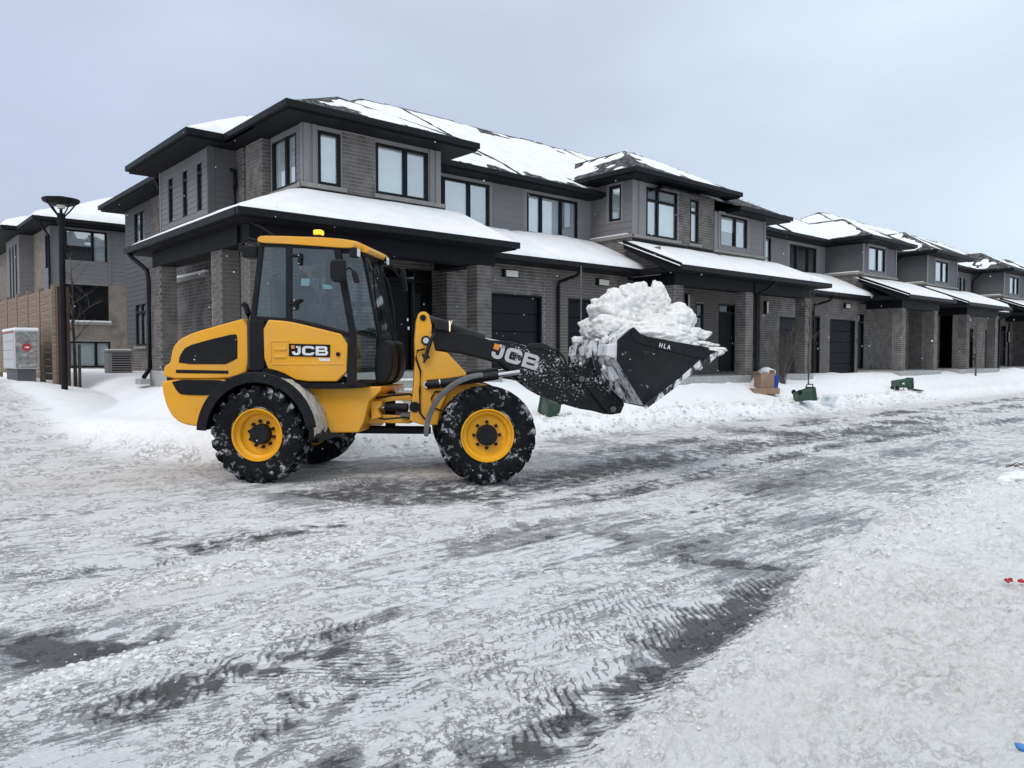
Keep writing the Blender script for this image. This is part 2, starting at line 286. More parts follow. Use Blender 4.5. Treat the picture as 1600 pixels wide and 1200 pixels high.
# ================================================================== HOUSES
CAMV = Vector((0, 0, H0)); BL = .247
class House:
    def __init__(s, name, loc, label, cat, group=None, brick='brick', mortar='mortar', siding='siding', boards_single=True, bricks_single=300):
        s.root = empty(name, loc); tag(s.root, label, cat, group); s.L = Vector(loc)
        s.bk = []; s.wall = MB(); s.trimmb = MB(); s.siding = siding
        s.bm, s.mm = M[brick], M[mortar]; s.bs = boards_single; s.bmax = bricks_single; s.nb = 0; s.sid = MB()
    def mb(s): m = MB(); m.T = Matrix.Translation(-s.L); return m
    def facade(s, ax, c, u0, u1, z0, z1, holes=(), clad='brick', pitch=.15, depth=.14, sid=None):
        P = (lambda u, o, z: (u, c-o, z)) if ax == 'F' else (lambda u, o, z: (c-o, u, z))
        off = -s.L
        us = sorted({u0, u1, *[h[0] for h in holes], *[h[1] for h in holes]}); zs = sorted({z0, z1, *[h[2] for h in holes], *[h[3] for h in holes]})
        us = [u for u in us if u0 <= u <= u1]; zs = [z for z in zs if z0 <= z <= z1]
        W = s.wall; mi = 0 if clad == 'brick' else 1
        def quad(a):
            s.wall.add([tuple(Vector(p)+off) for p in a], [(0, 1, 2, 3)], mi)
        for i in range(len(us)-1):
            for j in range(len(zs)-1):
                um = (us[i]+us[i+1])/2; zm = (zs[j]+zs[j+1])/2
                if any(h[0] < um < h[1] and h[2] < zm < h[3] for h in holes): continue
                quad([P(us[i], 0, zs[j]), P(us[i+1], 0, zs[j]), P(us[i+1], 0, zs[j+1]), P(us[i], 0, zs[j+1])])
        for h in holes:
            a, b, c0, d = h
            for q in ([P(a,0,c0),P(a,-depth,c0),P(a,-depth,d),P(a,0,d)], [P(b,0,c0),P(b,-depth,c0),P(b,-depth,d),P(b,0,d)],
                      [P(a,0,c0),P(b,0,c0),P(b,-depth,c0),P(a,-depth,c0)], [P(a,0,d),P(b,0,d),P(b,-depth,d),P(a,-depth,d)]): quad(q)
        def spans(za, zb):
            zm = (za+zb)/2; iv = [(u0, u1)]
            for h in holes:
                if h[2] < zm < h[3]:
                    iv = [q for (a, b) in iv for q in ((a, min(b, h[0])), (max(a, h[1]), b)) if q[1]-q[0] > .01]
            return iv
        if clad == 'brick':
            h = .066; st = .080; r = 0; z = math.floor(z0/st)*st
            while z < z1-.03:
                za, zb = max(z, z0), min(z+h, z1)
                if zb-za > .02:
                    for (a, b) in spans(za, zb):
                        lo = BL*math.floor(a/BL)-(BL/2 if (int(round(z/st)) % 2) else 0); u = lo
                        while u < b:
                            q0, q1 = max(u, a), min(u+BL-.012, b)
                            if q1-q0 > .03: s.bk.append((ax, c, q0, q1, za, zb))
                            u += BL
                z += st
        elif clad == 'siding':
            z = z0
            while z < z1-.02:
                zt = min(z+pitch, z1)
                for (a, b) in spans(z, zt):
                    m = MB(); th = .016
                    vs = [P(a,.001,z),P(a,th,z),P(a,.005,zt),P(b,.001,z),P(b,th,z),P(b,.005,zt)]
                    ctr = Vector(P((a+b)/2, 0, z))
                    if s.bs:
                        m.add([tuple(Vector(p)-ctr) for p in vs], [(0,1,4,3),(1,2,5,4),(0,2,1),(3,4,5)])
                        m.build('siding_board', M[sid or s.siding], s.root, loc=ctr-s.L)
                    else: s.sid.add([tuple(Vector(p)+off) for p in vs], [(0,1,4,3),(1,2,5,4),(0,2,1),(3,4,5)])
                z += pitch
    def fb(s, m, ax, c, u0, u1, o0, o1, z0, z1, mi=0):
        if ax == 'F': m.box(u0, u1, c-o1, c-o0, z0, z1, mi)
        else: m.box(c-o1, c-o0, u0, u1, z0, z1, mi)
    def window(s, ax, c, u0, u1, z0, z1, mull=(), transom=None, blinds=True, trim=.0, sill=False, dark=False, lower=None):
        fw = .065; m = s.mb()
        s.fb(m, ax, c, u0, u0+fw, -.10, .004, z0, z1); s.fb(m, ax, c, u1-fw, u1, -.10, .004, z0, z1)
        s.fb(m, ax, c, u0+fw, u1-fw, -.10, .003, z0, z0+fw); s.fb(m, ax, c, u0+fw, u1-fw, -.10, .003, z1-fw, z1)
        edges = [u0+fw]+[x for x in mull]+[u1-fw]
        for x in mull: s.fb(m, ax, c, x-.045, x+.045, -.095, .002, z0+fw, z1-fw)
        if transom:
            for i in range(len(edges)-1):
                a = edges[i]+(.045 if i else 0); b = edges[i+1]-(.045 if i < len(edges)-2 else 0)
                s.fb(m, ax, c, a, b, -.093, .001, transom-.035, transom+.035)
        f = m.build('window', M['black'], s.root)
        for i in range(len(edges)-1):
            a = edges[i]+(.045 if i else 0); b = edges[i+1]-(.045 if i < len(edges)-2 else 0)
            # sash lines + pane
            zz = [(z0+fw, (transom-.035) if transom else z1-fw)]
            if transom: zz.append((transom+.035, z1-fw))
            for (p, q) in zz:
                g = s.mb(); s.fb(g, ax, c, a, b, -.055, -.049, p, q); g.build('pane', M['pane_dark' if dark else 'pane'], f)
            if blinds and not dark:
                k = s.mb(); zb = z0+fw
                if lower and i == 0: zb = z0+fw+(z1-z0)*lower
                s.fb(k, ax, c, a+.004, b-.004, -.064, -.060, zb, z1-fw)
                for yy in np.arange(zb+.12, z1-fw, .19) if i % 2 == 0 else []: s.fb(k, ax, c, a+.004, b-.004, -.0598, -.058, yy, yy+.006)
                k.build('blind', M['blind' if (i+int(u0*7)) % 3 else 'blind_dim'], f)
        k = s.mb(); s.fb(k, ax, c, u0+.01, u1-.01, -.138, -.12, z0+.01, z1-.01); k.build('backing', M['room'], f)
        if trim:
            t = s.mb(); w = trim
            s.fb(t, ax, c, u0-w, u0-.002, 0, .024, z0-w*.6, z1+w); s.fb(t, ax, c, u1+.002, u1+w, 0, .024, z0-w*.6, z1+w)
            s.fb(t, ax, c, u0-.002, u1+.002, 0, .022, z1+.002, z1+w); s.fb(t, ax, c, u0-.002, u1+.002, 0, .022, z0-w*.6, z0-.002)
            t.build('trim', M['trim'], s.root)
        if sill:
            t = s.mb(); s.fb(t, ax, c, u0-.06, u1+.06, 0, .07, z0-.09, z0-.003); t.build('sill', M['stone'], s.root, bevel=.006)
        return (u0, u1, z0, z1)
    def pillar(s, x, y, w, z0, z1, d=None):
        d = d or w
        s.facade('F', y, x, x+w, z0, z1); s.facade('L', x, y, y+d, z0, z1)
        m = s.mb(); m.box(x+.003, x+w, y+.003, y+d, z0, z1); m.build('porch_pillar', s.mm, s.root)
    def slab(s, x0, x1, y0, y1, z, th=.17, gut=('F', 'L'), name='eaves'):
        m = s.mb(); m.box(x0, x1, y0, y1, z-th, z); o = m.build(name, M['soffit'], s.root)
        g = s.mb()
        if 'F' in gut: g.box(x0-.1, x1+.02, y0-.1, y0-.002, z-.13, z+.005)
        if 'L' in gut: g.box(x0-.1, x0-.002, y0+.001, y1, z-.13, z+.004)
        if gut: g.build('gutter', M['black'], s.root, bevel=.012)
        return o
    def hip(s, x0, x1, y0, y1, z, sl, ends=(1, 1, 1, 1), clip=None, thick=.09, seed=0, bare=.0, back=None):
        """hip roof over a rectangle; ends = left, right, front, back slopes; clip = x range of this house"""
        w = (y1-y0)/2 if back is None else back-y0
        hz = (x1-x0)/2
        h = min(w, hz) if ends[0] and ends[1] else w
        yr = (y0+y1)/2 if back is None else back
        zr = z+sl*h
        if w <= hz or not (ends[0] and ends[1]):
            A = (x0+(h if ends[0] else 0), yr, zr); B = (x1-(h if ends[1] else 0), yr, zr)
            if back is not None: pass
        else:
            xm = (x0+x1)/2; A = (xm, y0+h, zr); B = (xm, y1-(h if back is None else 0), zr)
        c00, c10, c11, c01 = (x0,y0,z), (x1,y0,z), (x1,y1,z), (x0,y1,z)
        pol = []
        if w <= hz or not (ends[0] and ends[1]):
            pol = [[c00, c10, B, A], [c11, c01, A, B]]
            if ends[0]: pol.append([c01, c00, A])
            if ends[1]: pol.append([c10, c11, B])
        else:
            pol = [[c00, c10, A], [c01, c00, A, B], [c10, c11, B, A], [c11, c01, B]]
        s.roof(pol, clip, thick, seed, bare)
    def roof(s, pol, clip=None, thick=.09, seed=0, bare=0., lip=.06, name='roof'):
        def clipx(P, x, keep_gt):
            o = []
            for i in range(len(P)):
                a, b = Vector(P[i]), Vector(P[(i+1) % len(P)]); ia = (a.x >= x-1e-6) == keep_gt or abs(a.x-x) < 1e-6; ib = (b.x >= x-1e-6) == keep_gt or abs(b.x-x) < 1e-6
                if ia: o.append(tuple(a))
                if ia != ib and abs(b.x-a.x) > 1e-9: o.append(tuple(a.lerp(b, (x-a.x)/(b.x-a.x))))
            return o
        m = s.mb(); sn = s.mb()
        for P in pol:
            if clip:
                P = clipx(P, clip[0], True)
                if len(P) >= 3: P = clipx(P, clip[1], False)
                if len(P) < 3: continue
            m.add(P, [tuple(range(len(P)))])
            a, b, c = Vector(P[0]), Vector(P[1]), Vector(P[2]); n = (b-a).cross(c-b).normalized()
            if n.z < 0: n = -n
            if n.z < .2: continue
            gx, gy = -n.x/n.z, -n.y/n.z
            # thin ridge caps along the upper edges
            xs = [p[0] for p in P]; ys = [p[1] for p in P]
            far = Vector((sum(xs)/len(xs), sum(ys)/len(ys), 5)).length
            step = .085 if far < 24 else .17
            X, Y = np.meshgrid(np.arange(min(xs)-lip, max(xs)+lip+step, step), np.arange(min(ys)-lip, max(ys)+lip+step, step))
            ins = np.full(X.shape, 9.); zmin = min(p[2] for p in P)
            ar = sum(P[i][0]*P[(i+1) % len(P)][1]-P[(i+1) % len(P)][0]*P[i][1] for i in range(len(P)))
            upr = np.full(X.shape, 9.)
            for i in range(len(P)):
                p, q = P[i], P[(i+1) % len(P)]; ex, ey = q[0]-p[0], q[1]-p[1]; l = math.hypot(ex, ey)
                if l < 1e-6: continue
                dd = ((X-p[0])*(-ey)+(Y-p[1])*ex)/l*(1 if ar > 0 else -1)
                iseave = abs(p[2]-zmin) < .01 and abs(q[2]-zmin) < .01
                isclip = clip and abs(ex) < 1e-6 and (abs(p[0]-clip[0]) < 1e-4 or abs(p[0]-clip[1]) < 1e-4)
                if isclip: dd = dd+.3; dd = np.where(dd < .3-.01, -1, dd+1)
                else:
                    if not iseave: upr = np.minimum(upr, dd)
                    dd = dd+(lip if iseave else .04)
                ins = np.minimum(ins, dd)
            Z = a.z+gx*(X-a.x)+gy*(Y-a.y)
            nb = fbm(X*.35+seed, Y*.35, 3); nf = fbm(X*1.6+seed*3, Y*1.6-4, 4)
            t = thick*(1+.5*nb)*np.clip(ins/.22, 0, 1)**.5
            bt = bare*(.9+1.6*nb+0.7*nf + .55*np.exp(-(Z-zmin)/.35)+.5*np.exp(-np.abs(upr)/.25))
            t = np.where(ins > 0, t-bt*.16+.012*nf, -1)
            vid = -np.ones(X.shape, int); vs = []; fs = []
            k = t > .004
            cells = k[:-1, :-1] | k[1:, :-1] | k[:-1, 1:] | k[1:, 1:]
            need = np.zeros(X.shape, bool)
            valid = ins > -step
            cells &= valid[:-1, :-1] & valid[1:, :-1] & valid[:-1, 1:] & valid[1:, 1:]
            for (di, dj) in ((0,0),(1,0),(0,1),(1,1)): need[di:X.shape[0]-1+di, dj:X.shape[1]-1+dj] |= cells
            idx = np.argwhere(need)
            for i, (r_, c_) in enumerate(idx):
                tt = max(t[r_, c_], -.02) if t[r_, c_] > -.5 else -.02
                vs.append((X[r_, c_], Y[r_, c_], Z[r_, c_]+tt+.004)); vid[r_, c_] = i
            for r_, c_ in np.argwhere(cells): fs.append((vid[r_, c_], vid[r_, c_+1], vid[r_+1, c_+1], vid[r_+1, c_]))
            if fs: sn.add(vs, fs)
        m.build(name, M['shingle'], s.root)
        if sn.f: sn.build('roof_snow', M['snow_roof'], s.root, smooth=True)
    def garage(s, c, u0, u1, z0, z1, n=5):
        f = s.mb(); s.fb(f, 'F', c, u0, u0+.05, -.14, .004, z0, z1); s.fb(f, 'F', c, u1-.05, u1, -.14, .004, z0, z1); s.fb(f, 'F', c, u0+.05, u1-.05, -.14, .003, z1-.06, z1)
        d = f.build('garage_door', M['door'], s.root); h = (z1-.06-z0)/n
        for i in range(n):
            p = s.mb(); s.fb(p, 'F', c, u0+.05, u1-.05, -.13, -.10, z0+i*h+.006, z0+(i+1)*h-.006)
            p.build('panel', M['door'], d, bevel=.006)
        return (u0, u1, z0, z1)
    def door(s, c, u0, u1, z0, z1, side=None, transom=None, ax='F'):
        f = s.mb(); zt = transom or z1
        s.fb(f, ax, c, u0, u0+.06, -.14, .005, z0, z1); s.fb(f, ax, c, u1-.06, u1, -.14, .005, z0, z1); s.fb(f, ax, c, u0+.06, u1-.06, -.14, .004, z1-.06, z1)
        du1 = u1-.06
        if side: s.fb(f, ax, c, side-.04, side+.04, -.14, .004, z0, zt-.05); du1 = side-.04
        if transom: s.fb(f, ax, c, u0+.06, u1-.06, -.14, .003, zt-.05, zt+.03)
        d = f.build('front_door', M['black'], s.root)
        p = s.mb(); s.fb(p, ax, c, u0+.06, du1, -.11, -.07, z0+.02, zt-.05); o = p.build('door_leaf', M['door'], d, bevel=.01)
        p = s.mb()
        for k in (0, 1): s.fb(p, ax, c, u0+.2, du1-.14, -.069, -.055, z0+.2+k*.9, z0+.95+k*.85)
        p.build('door_panel', M['door'], d, bevel=.01)
        h = s.mb(); x = du1-.09; s.fb(h, ax, c, x, x+.05, -.07, -.01, z0+.95, z0+1.02); h.build('handle', M['chrome'], d); h = s.mb(); s.fb(h, ax, c, x, x+.04, -.07, -.04, z0+1.15, z0+1.22); h.build('lock', M['chrome'], d)
        if side: p = s.mb(); s.fb(p, ax, c, side+.04, u1-.06, -.09, -.08, z0+.05, zt-.05); p.build('pane', M['pane_dark'], d); p = s.mb(); s.fb(p, ax, c, side+.05, side+.05+(u1-side)*.45, -.12, -.115, z0+.9, zt-.3); p.build('curtain', M['blind_dim'], d)
        if transom: p = s.mb(); s.fb(p, ax, c, u0+.06, u1-.06, -.09, -.08, zt+.03, z1-.06); p.build('pane', M['pane_dark'], d)
        p = s.mb(); s.fb(p, ax, c, u0, u1, -.18, -.142, z0, z1); p.build('backing', M['room'], d)
        return (u0, u1, z0, z1)
    def light(s, ax, c, u, z, w=.36, h=.16, lit=False):
        m = s.mb(); s.fb(m, ax, c, u-.03, u+w, 0, .09, z-.02, z+h+.02); b = m.build('wall_lamp', M['black'], s.root, bevel=.008)
        g = s.mb(); s.fb(g, ax, c, u+.03, u+w-.02, .089, .11, z, z+h); g.build('lamp_glass', M['lamplit' if lit else 'lampglass'], b, bevel=.01)
    def spout(s, pts, r=.045):
        m = s.mb(); m.path(pts, r, 8); o = m.build('downspout', M['black'], s.root); sharp(o, 50)
    def part(s, name, m, material, **k): return m.build(name, material, s.root, **k)
    def done(s):
        bk = []
        for b in s.bk:
            ax, c, a, d, z0, z1 = b; p = Vector(((a+d)/2, c, z0)) if ax == 'F' else Vector((c, (a+d)/2, z0)); bk.append(((p-CAMV).length, b, p))
        bk.sort(key=lambda t: t[0]); cache = {}; st = MB()
        for i, (dist, b, p) in enumerate(bk):
            ax, c, a, d, z0, z1 = b; l = d-a; h = z1-z0; j = random.uniform(-.0015, .0015); o = .0075+j
            if i < s.bmax and dist < 33:
                key = (ax, round(l, 2), round(h, 2))
                if key not in cache:
                    q = MB(); l2, h2 = key[1]-.002, key[2]
                    if ax == 'F': q.box(-l2/2, l2/2, -.0075, .004, 0, h2)
                    else: q.box(-.0075, .004, -l2/2, l2/2, 0, h2)
                    me = bpy.data.meshes.new('brick'); me.from_pydata(q.v, [], q.f); me.materials.append(s.bm); cache[key] = me
                ob = bpy.data.objects.new('brick', cache[key]); COL.objects.link(ob); ob.parent = s.root
                ob.location = Vector(((a+d)/2, c-j, z0) if ax == 'F' else (c-j, (a+d)/2, z0))-s.L
            else:
                if ax == 'F': vs = [(a,c-o,z0),(d,c-o,z0),(d,c-o,z1),(a,c-o,z1),(a,c,z0),(d,c,z0),(d,c,z1),(a,c,z1)]
                else: vs = [(c-o,a,z0),(c-o,d,z0),(c-o,d,z1),(c-o,a,z1),(c,a,z0),(c,d,z0),(c,d,z1),(c,a,z1)]
                st.add([tuple(Vector(v)-s.L) for v in vs], [(0,1,2,3),(0,4,5,1),(1,5,6,2),(2,6,7,3),(3,7,4,0)])
        if st.f: st.build('brickwork', s.bm, s.root, kind='stuff')
        if s.wall.f: s.wall.build('wall', [s.mm, M['trim']], s.root)
        if s.sid.f: s.sid.build('siding', M[s.siding], s.root, kind='stuff')
M['chrome'] = mat('chrome', (.6, .6, .62), .25, metal=1, var=.05)

ZE, SL = 6.5, .54                               # eave height and slope of the main roofs
YB, YR, YG, YD = 14.55, 16.15, 14.7, 15.3       # planes: bay front, recessed upper wall, garage wall, door wall
ZW = ZE-.16
def shed(h, x0, x1, y0, y1, z0, z1, seed, gut=('F',), thick=.16, bare=0, left=True):
    """lean-to roof rising from (y0,z0) to (y1,z1)"""
    h.roof([[(x0,y0,z0),(x1,y0,z0),(x1,y1,z1),(x0,y1,z1)]], None, thick, seed, bare, lip=.07, name='porch_roof')
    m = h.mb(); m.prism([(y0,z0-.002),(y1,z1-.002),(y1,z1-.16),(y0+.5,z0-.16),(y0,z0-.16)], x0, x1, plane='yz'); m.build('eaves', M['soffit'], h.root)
    g = h.mb(); g.box(x0-.0, x1, y0-.11, y0-.002, z0-.13, z0+.005); g.build('gutter', M['black'], h.root, bevel=.012)

# ---------------------------------------------------------------- townhouse A (corner)
A = House('townhouse', (7.2, 14.6, .9), 'corner dark brick townhouse with wraparound snowy porch, directly behind the yellow loader cab', 'townhouse', 'townhouses in the dark brick row')
XA1 = 14.05
# upper bay, front
w1 = A.window('F', YB, 7.50, 8.02, 5.14, 6.24)
w2 = A.window('F', YB, 8.86, 10.24, 5.14, 6.24, mull=[9.63])
A.facade('F', YB, 7.18, 8.06, 4.8, ZW, [w1], clad='panel')
A.facade('F', YB, 8.06, 8.84, 4.8, ZW, [], clad='brick')
A.facade('F', YB, 8.84, 10.58, 4.8, ZW, [w2], clad='panel')
for (a, b) in ((7.18, 7.30), (7.37, 7.46), (10.28, 10.36), (10.44, 10.58)):
    m = A.mb(); A.fb(m, 'F', YB, a, b, 0, .025, 5.14, ZW-.01); A.part('trim', m, M['trim'], bevel=.003)
for (a, b) in ((7.10, 8.12), (8.80, 10.68)):
    m = A.mb(); A.fb(m, 'F', YB, a, b, 0, .08, 5.04, 5.13); A.part('sill', m, M['stone'], bevel=.006)
m = A.mb(); A.fb(m, 'F', YB, 7.16, 10.60, 0, .03, 4.78, 5.03); A.part('flashing', m, M['soffit'])
# bay, left side
wl = A.window('L', 7.18, 14.85, 16.02, 5.14, 6.24, mull=[15.35])
A.facade('L', 7.18, 14.55, 16.08, 4.8, ZW, [wl], clad='siding', pitch=.14)
m = A.mb(); A.fb(m, 'L', 7.18, 14.5, 16.05, 0, .08, 5.04, 5.13); A.part('sill', m, M['stone'], bevel=.006)
m = A.mb(); A.fb(m, 'L', 7.18, 14.5, 16.05, 0, .03, 4.78, 5.03); A.part('flashing', m, M['soffit'])
m = A.mb(); A.fb(m, 'L', 7.18, 14.553, 14.64, 0, .025, 5.14, ZW-.01); A.part('trim', m, M['trim'], bevel=.003)
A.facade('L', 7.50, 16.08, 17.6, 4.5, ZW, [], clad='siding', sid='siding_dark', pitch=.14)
A.facade('L', 7.02, 16.20, 17.05, 4.5, ZW, [], clad='brick'); A.facade('F', 16.20, 7.02, 7.5, 4.5, ZW, [], clad='brick')
A.facade('L', 7.02, 17.22, 17.60, 4.5, ZW, [], clad='brick'); A.facade('F', 17.22, 7.02, 7.5, 4.5, ZW, [], clad='brick')
# three-slot-window wall
XP = 6.4
hs = [A.window('L', XP, y, y+.34, 4.95, 6.12, transom=5.85) for y in (18.02, 19.0, 20.05)]
A.facade('L', XP, 17.6, 21.04, 4.3, ZW, hs, clad='siding', pitch=.135)
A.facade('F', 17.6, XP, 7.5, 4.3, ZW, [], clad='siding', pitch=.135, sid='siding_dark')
m = A.mb(); A.fb(m, 'L', XP, 17.55, 17.66, 0, .03, 4.3, ZW); A.fb(m, 'F', 17.6, XP-.03, XP+.1, .001, .03, 4.3, ZW); A.part('corner_board', m, M['siding_dark'])
m = A.mb(); A.fb(m, 'L', XP, 20.95, 21.04, 0, .03, 1.0, ZW); A.part('corner_board', m, M['trim'])
# back part
wb = A.window('L', 7.2, 25.2, 26.3, 4.9, 6.15, mull=[25.7]); wc = A.window('L', 7.2, 25.2, 26.3, 1.95, 3.3, mull=[25.7], transom=3.0, sill=True)
A.facade('L', 7.2, 21.04, 24.6, .6, ZW, [], clad='brick')
A.facade('L', 7.2, 24.6, 27.3, 1.9, ZW, [wb, wc], clad='siding', pitch=.15, sid='siding_dark'); A.facade('L', 7.2, 24.6, 27.3, .6, 1.9, [], clad='brick')
# recessed upper front wall
w3 = A.window('F', YR, 10.9, 13.38, 5.10, 6.24, mull=[11.85, 12.68])
A.facade('F', YR, 10.58, 13.5, 4.9, ZW, [w3], clad='panel'); A.facade('F', YR, 13.5, XA1, 4.9, ZW, [], clad='siding', pitch=.2)
A.facade('L', 10.58, 14.55, 16.15, 4.6, ZW, [], clad='panel')
# lower walls
dr = A.door(YD, 9.5, 10.86, 1.30, 3.71, side=10.3, transom=3.42)
A.facade('F', YD, 7.2, 10.87, .6, 4.0, [dr]); A.facade('L', 10.87, YG, YD, .6, 4.0)
gr = A.garage(YG, 12.0, 13.96, .9, 3.22)
A.facade('F', YG, 10.87, XA1, .6, 4.0, [gr])
wd = A.window('L', 7.2, 15.9, 16.6, 1.5, 3.4, dark=True)
A.facade('L', 7.2, YD, 17.6, .6, 4.0, [wd]); A.facade('L', XP, 17.6, 21.04, .6, 4.2); A.facade('F', 17.6, XP, 7.2, .6, 4.2)
m = A.mb(); m.box(XP-.10, XP-.012, 17.65, 20.9, 3.42, 3.52); A.part('ledge', m, M['stone'])
m = A.mb(); m.box(XP-.12, XP-.014, 17.65, 20.9, 3.521, 3.58); A.part('ledge_snow', m, M['snow_roof'], bevel=.02)
A.light('F', YG, 12.6, 3.62, w=.45)
# porch floor and steps
m = A.mb(); m.box(5.3, 11.1, 12.95, YD-.01, .5, 1.30); m.box(5.3, 7.19, YD-.01, 18.4, .5, 1.30); A.part('porch_floor', m, M['concrete'], bevel=.01)
for i, (y, z) in enumerate(((12.6, 1.12), (12.28, .94), (11.96, .76))):
    m = A.mb(); m.box(8.2, 10.2, y, y+.34, .2, z); A.part('step', m, M['concrete'], bevel=.01)
    m = A.mb(); m.box(8.25, 10.15, y+.02, y+.30, z+.001, z+.06); A.part('step_snow', m, M['snow_roof'], bevel=.025)
# pillars and beams
for (x, y, wd_, dd) in ((5.45, 13.1, .40, .40), (5.42, 14.35, .34, .5), (5.40, 17.9, .36, .36), (10.5, 13.1, .40, .36)): A.pillar(x, y, wd_, 1.0, 3.72 if x < 10 else 3.75, dd)
m = A.mb(); m.box(5.43, 11.0, 13.08, 13.5, 3.6, 3.93); m.box(5.38, 5.8, 13.501, 18.35, 3.6, 3.93); A.part('porch_beam', m, M['soffit'], bevel=.006)
m = A.mb(); m.box(10.5, 10.86, 13.5, YG-.01, 3.6, 3.92); A.part('porch_beam', m, M['soffit'])
# porch roof wraps the corner
zt = 4.08+.45*2.0
A.roof([[(5.1,12.6,4.08),(11.2,12.6,4.08),(11.2,14.56,4.08+.45*1.96),(7.06,14.56,4.08+.45*1.96)],
        [(5.1,19.1,4.08),(5.1,12.6,4.08),(7.06,14.56,4.08+.45*1.96),(7.06,19.1,4.08+.45*1.96)]], None, .10, 2., .05, lip=.09, name='porch_roof')
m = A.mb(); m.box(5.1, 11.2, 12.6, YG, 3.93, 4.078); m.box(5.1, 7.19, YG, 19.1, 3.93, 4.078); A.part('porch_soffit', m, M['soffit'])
m = A.mb(); m.prism([(12.6,4.079),(14.56,4.079+.45*1.96),(14.56,4.079)], 11.12, 11.198, plane='yz'); m.box(5.0, 11.22, 12.49, 12.598, 3.95, 4.085); m.box(4.99, 5.098, 12.6, 19.1, 3.95, 4.084); A.part('gutter', m, M['black'], bevel=.012)
shed(A, 10.6, XA1, 14.1, YR, 4.08, 5.03, 5.)
# roofs
A.hip(6.6, 36.0, 15.6, 27.8, ZE, SL, clip=(6.6, XA1), thick=.10, seed=1.3, bare=.47)
A.hip(6.6, 11.2, 13.97, 23.0, ZE, .50, thick=.10, seed=4.2, bare=.55)
A.hip(5.8, 13.0, 17.1, 21.6, ZE, SL, thick=.12, seed=8.0, bare=.1)
A.slab(6.6, 11.2, 13.97, 17.6, ZE); A.slab(5.8, 8, 17.1, 21.6, ZE+.003, gut=('L',)); A.slab(6.6, XA1, 15.6, 27.8, ZE-.002, gut=())
for q_ in ((11.22, XA1, 15.5, 15.598), (6.5, 6.598, 21.6, 27.8), (5.7, 6.5, 17.0, 17.098)):
    m = A.mb(); m.box(*q_, ZE-.13, ZE+.004); A.part('gutter', m, M['black'], bevel=.012)
A.spout([(6.56, 18.55, ZE-.1), (6.5, 18.3, ZE-.3), (6.95, 17.52, 5.85), (6.95, 17.5, 5.5), (6.95, 17.5, 4.95)])
A.spout([(6.55, 22.0, ZE-.1), (6.6, 21.9, ZE-.35), (7.12, 21.3, 5.9), (7.12, 21.25, 5.6), (7.12, 21.25, 1.2)])
A.spout([(5.04, 19.0, 4.0), (5.1, 18.85, 3.85), (5.28, 18.4, 3.55), (5.3, 18.36, 3.3), (5.3, 18.36, 1.35), (5.12, 18.2, 1.15)], .05)
m = A.mb(); m.prism([(5.0,18.0),(5.2,18.0),(5.2,18.4),(5.0,18.4)], 1.0, 1.12, plane='xy'); A.part('splash_block', m, M['concrete'])
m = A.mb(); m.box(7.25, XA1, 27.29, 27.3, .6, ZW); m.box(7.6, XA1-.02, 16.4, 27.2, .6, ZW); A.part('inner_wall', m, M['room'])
m = A.mb(); A.fb(m, 'L', XP, 18.4, 18.62, 0, .16, 1.55, 1.95); A.part('meter_box', m, M['trim'], bevel=.01)
m = A.mb(); A.fb(m, 'L', XP, 18.38, 18.64, -.01, .19, 1.951, 2.02); A.part('meter_snow', m, M['snow_roof'], bevel=.02)
A.done()

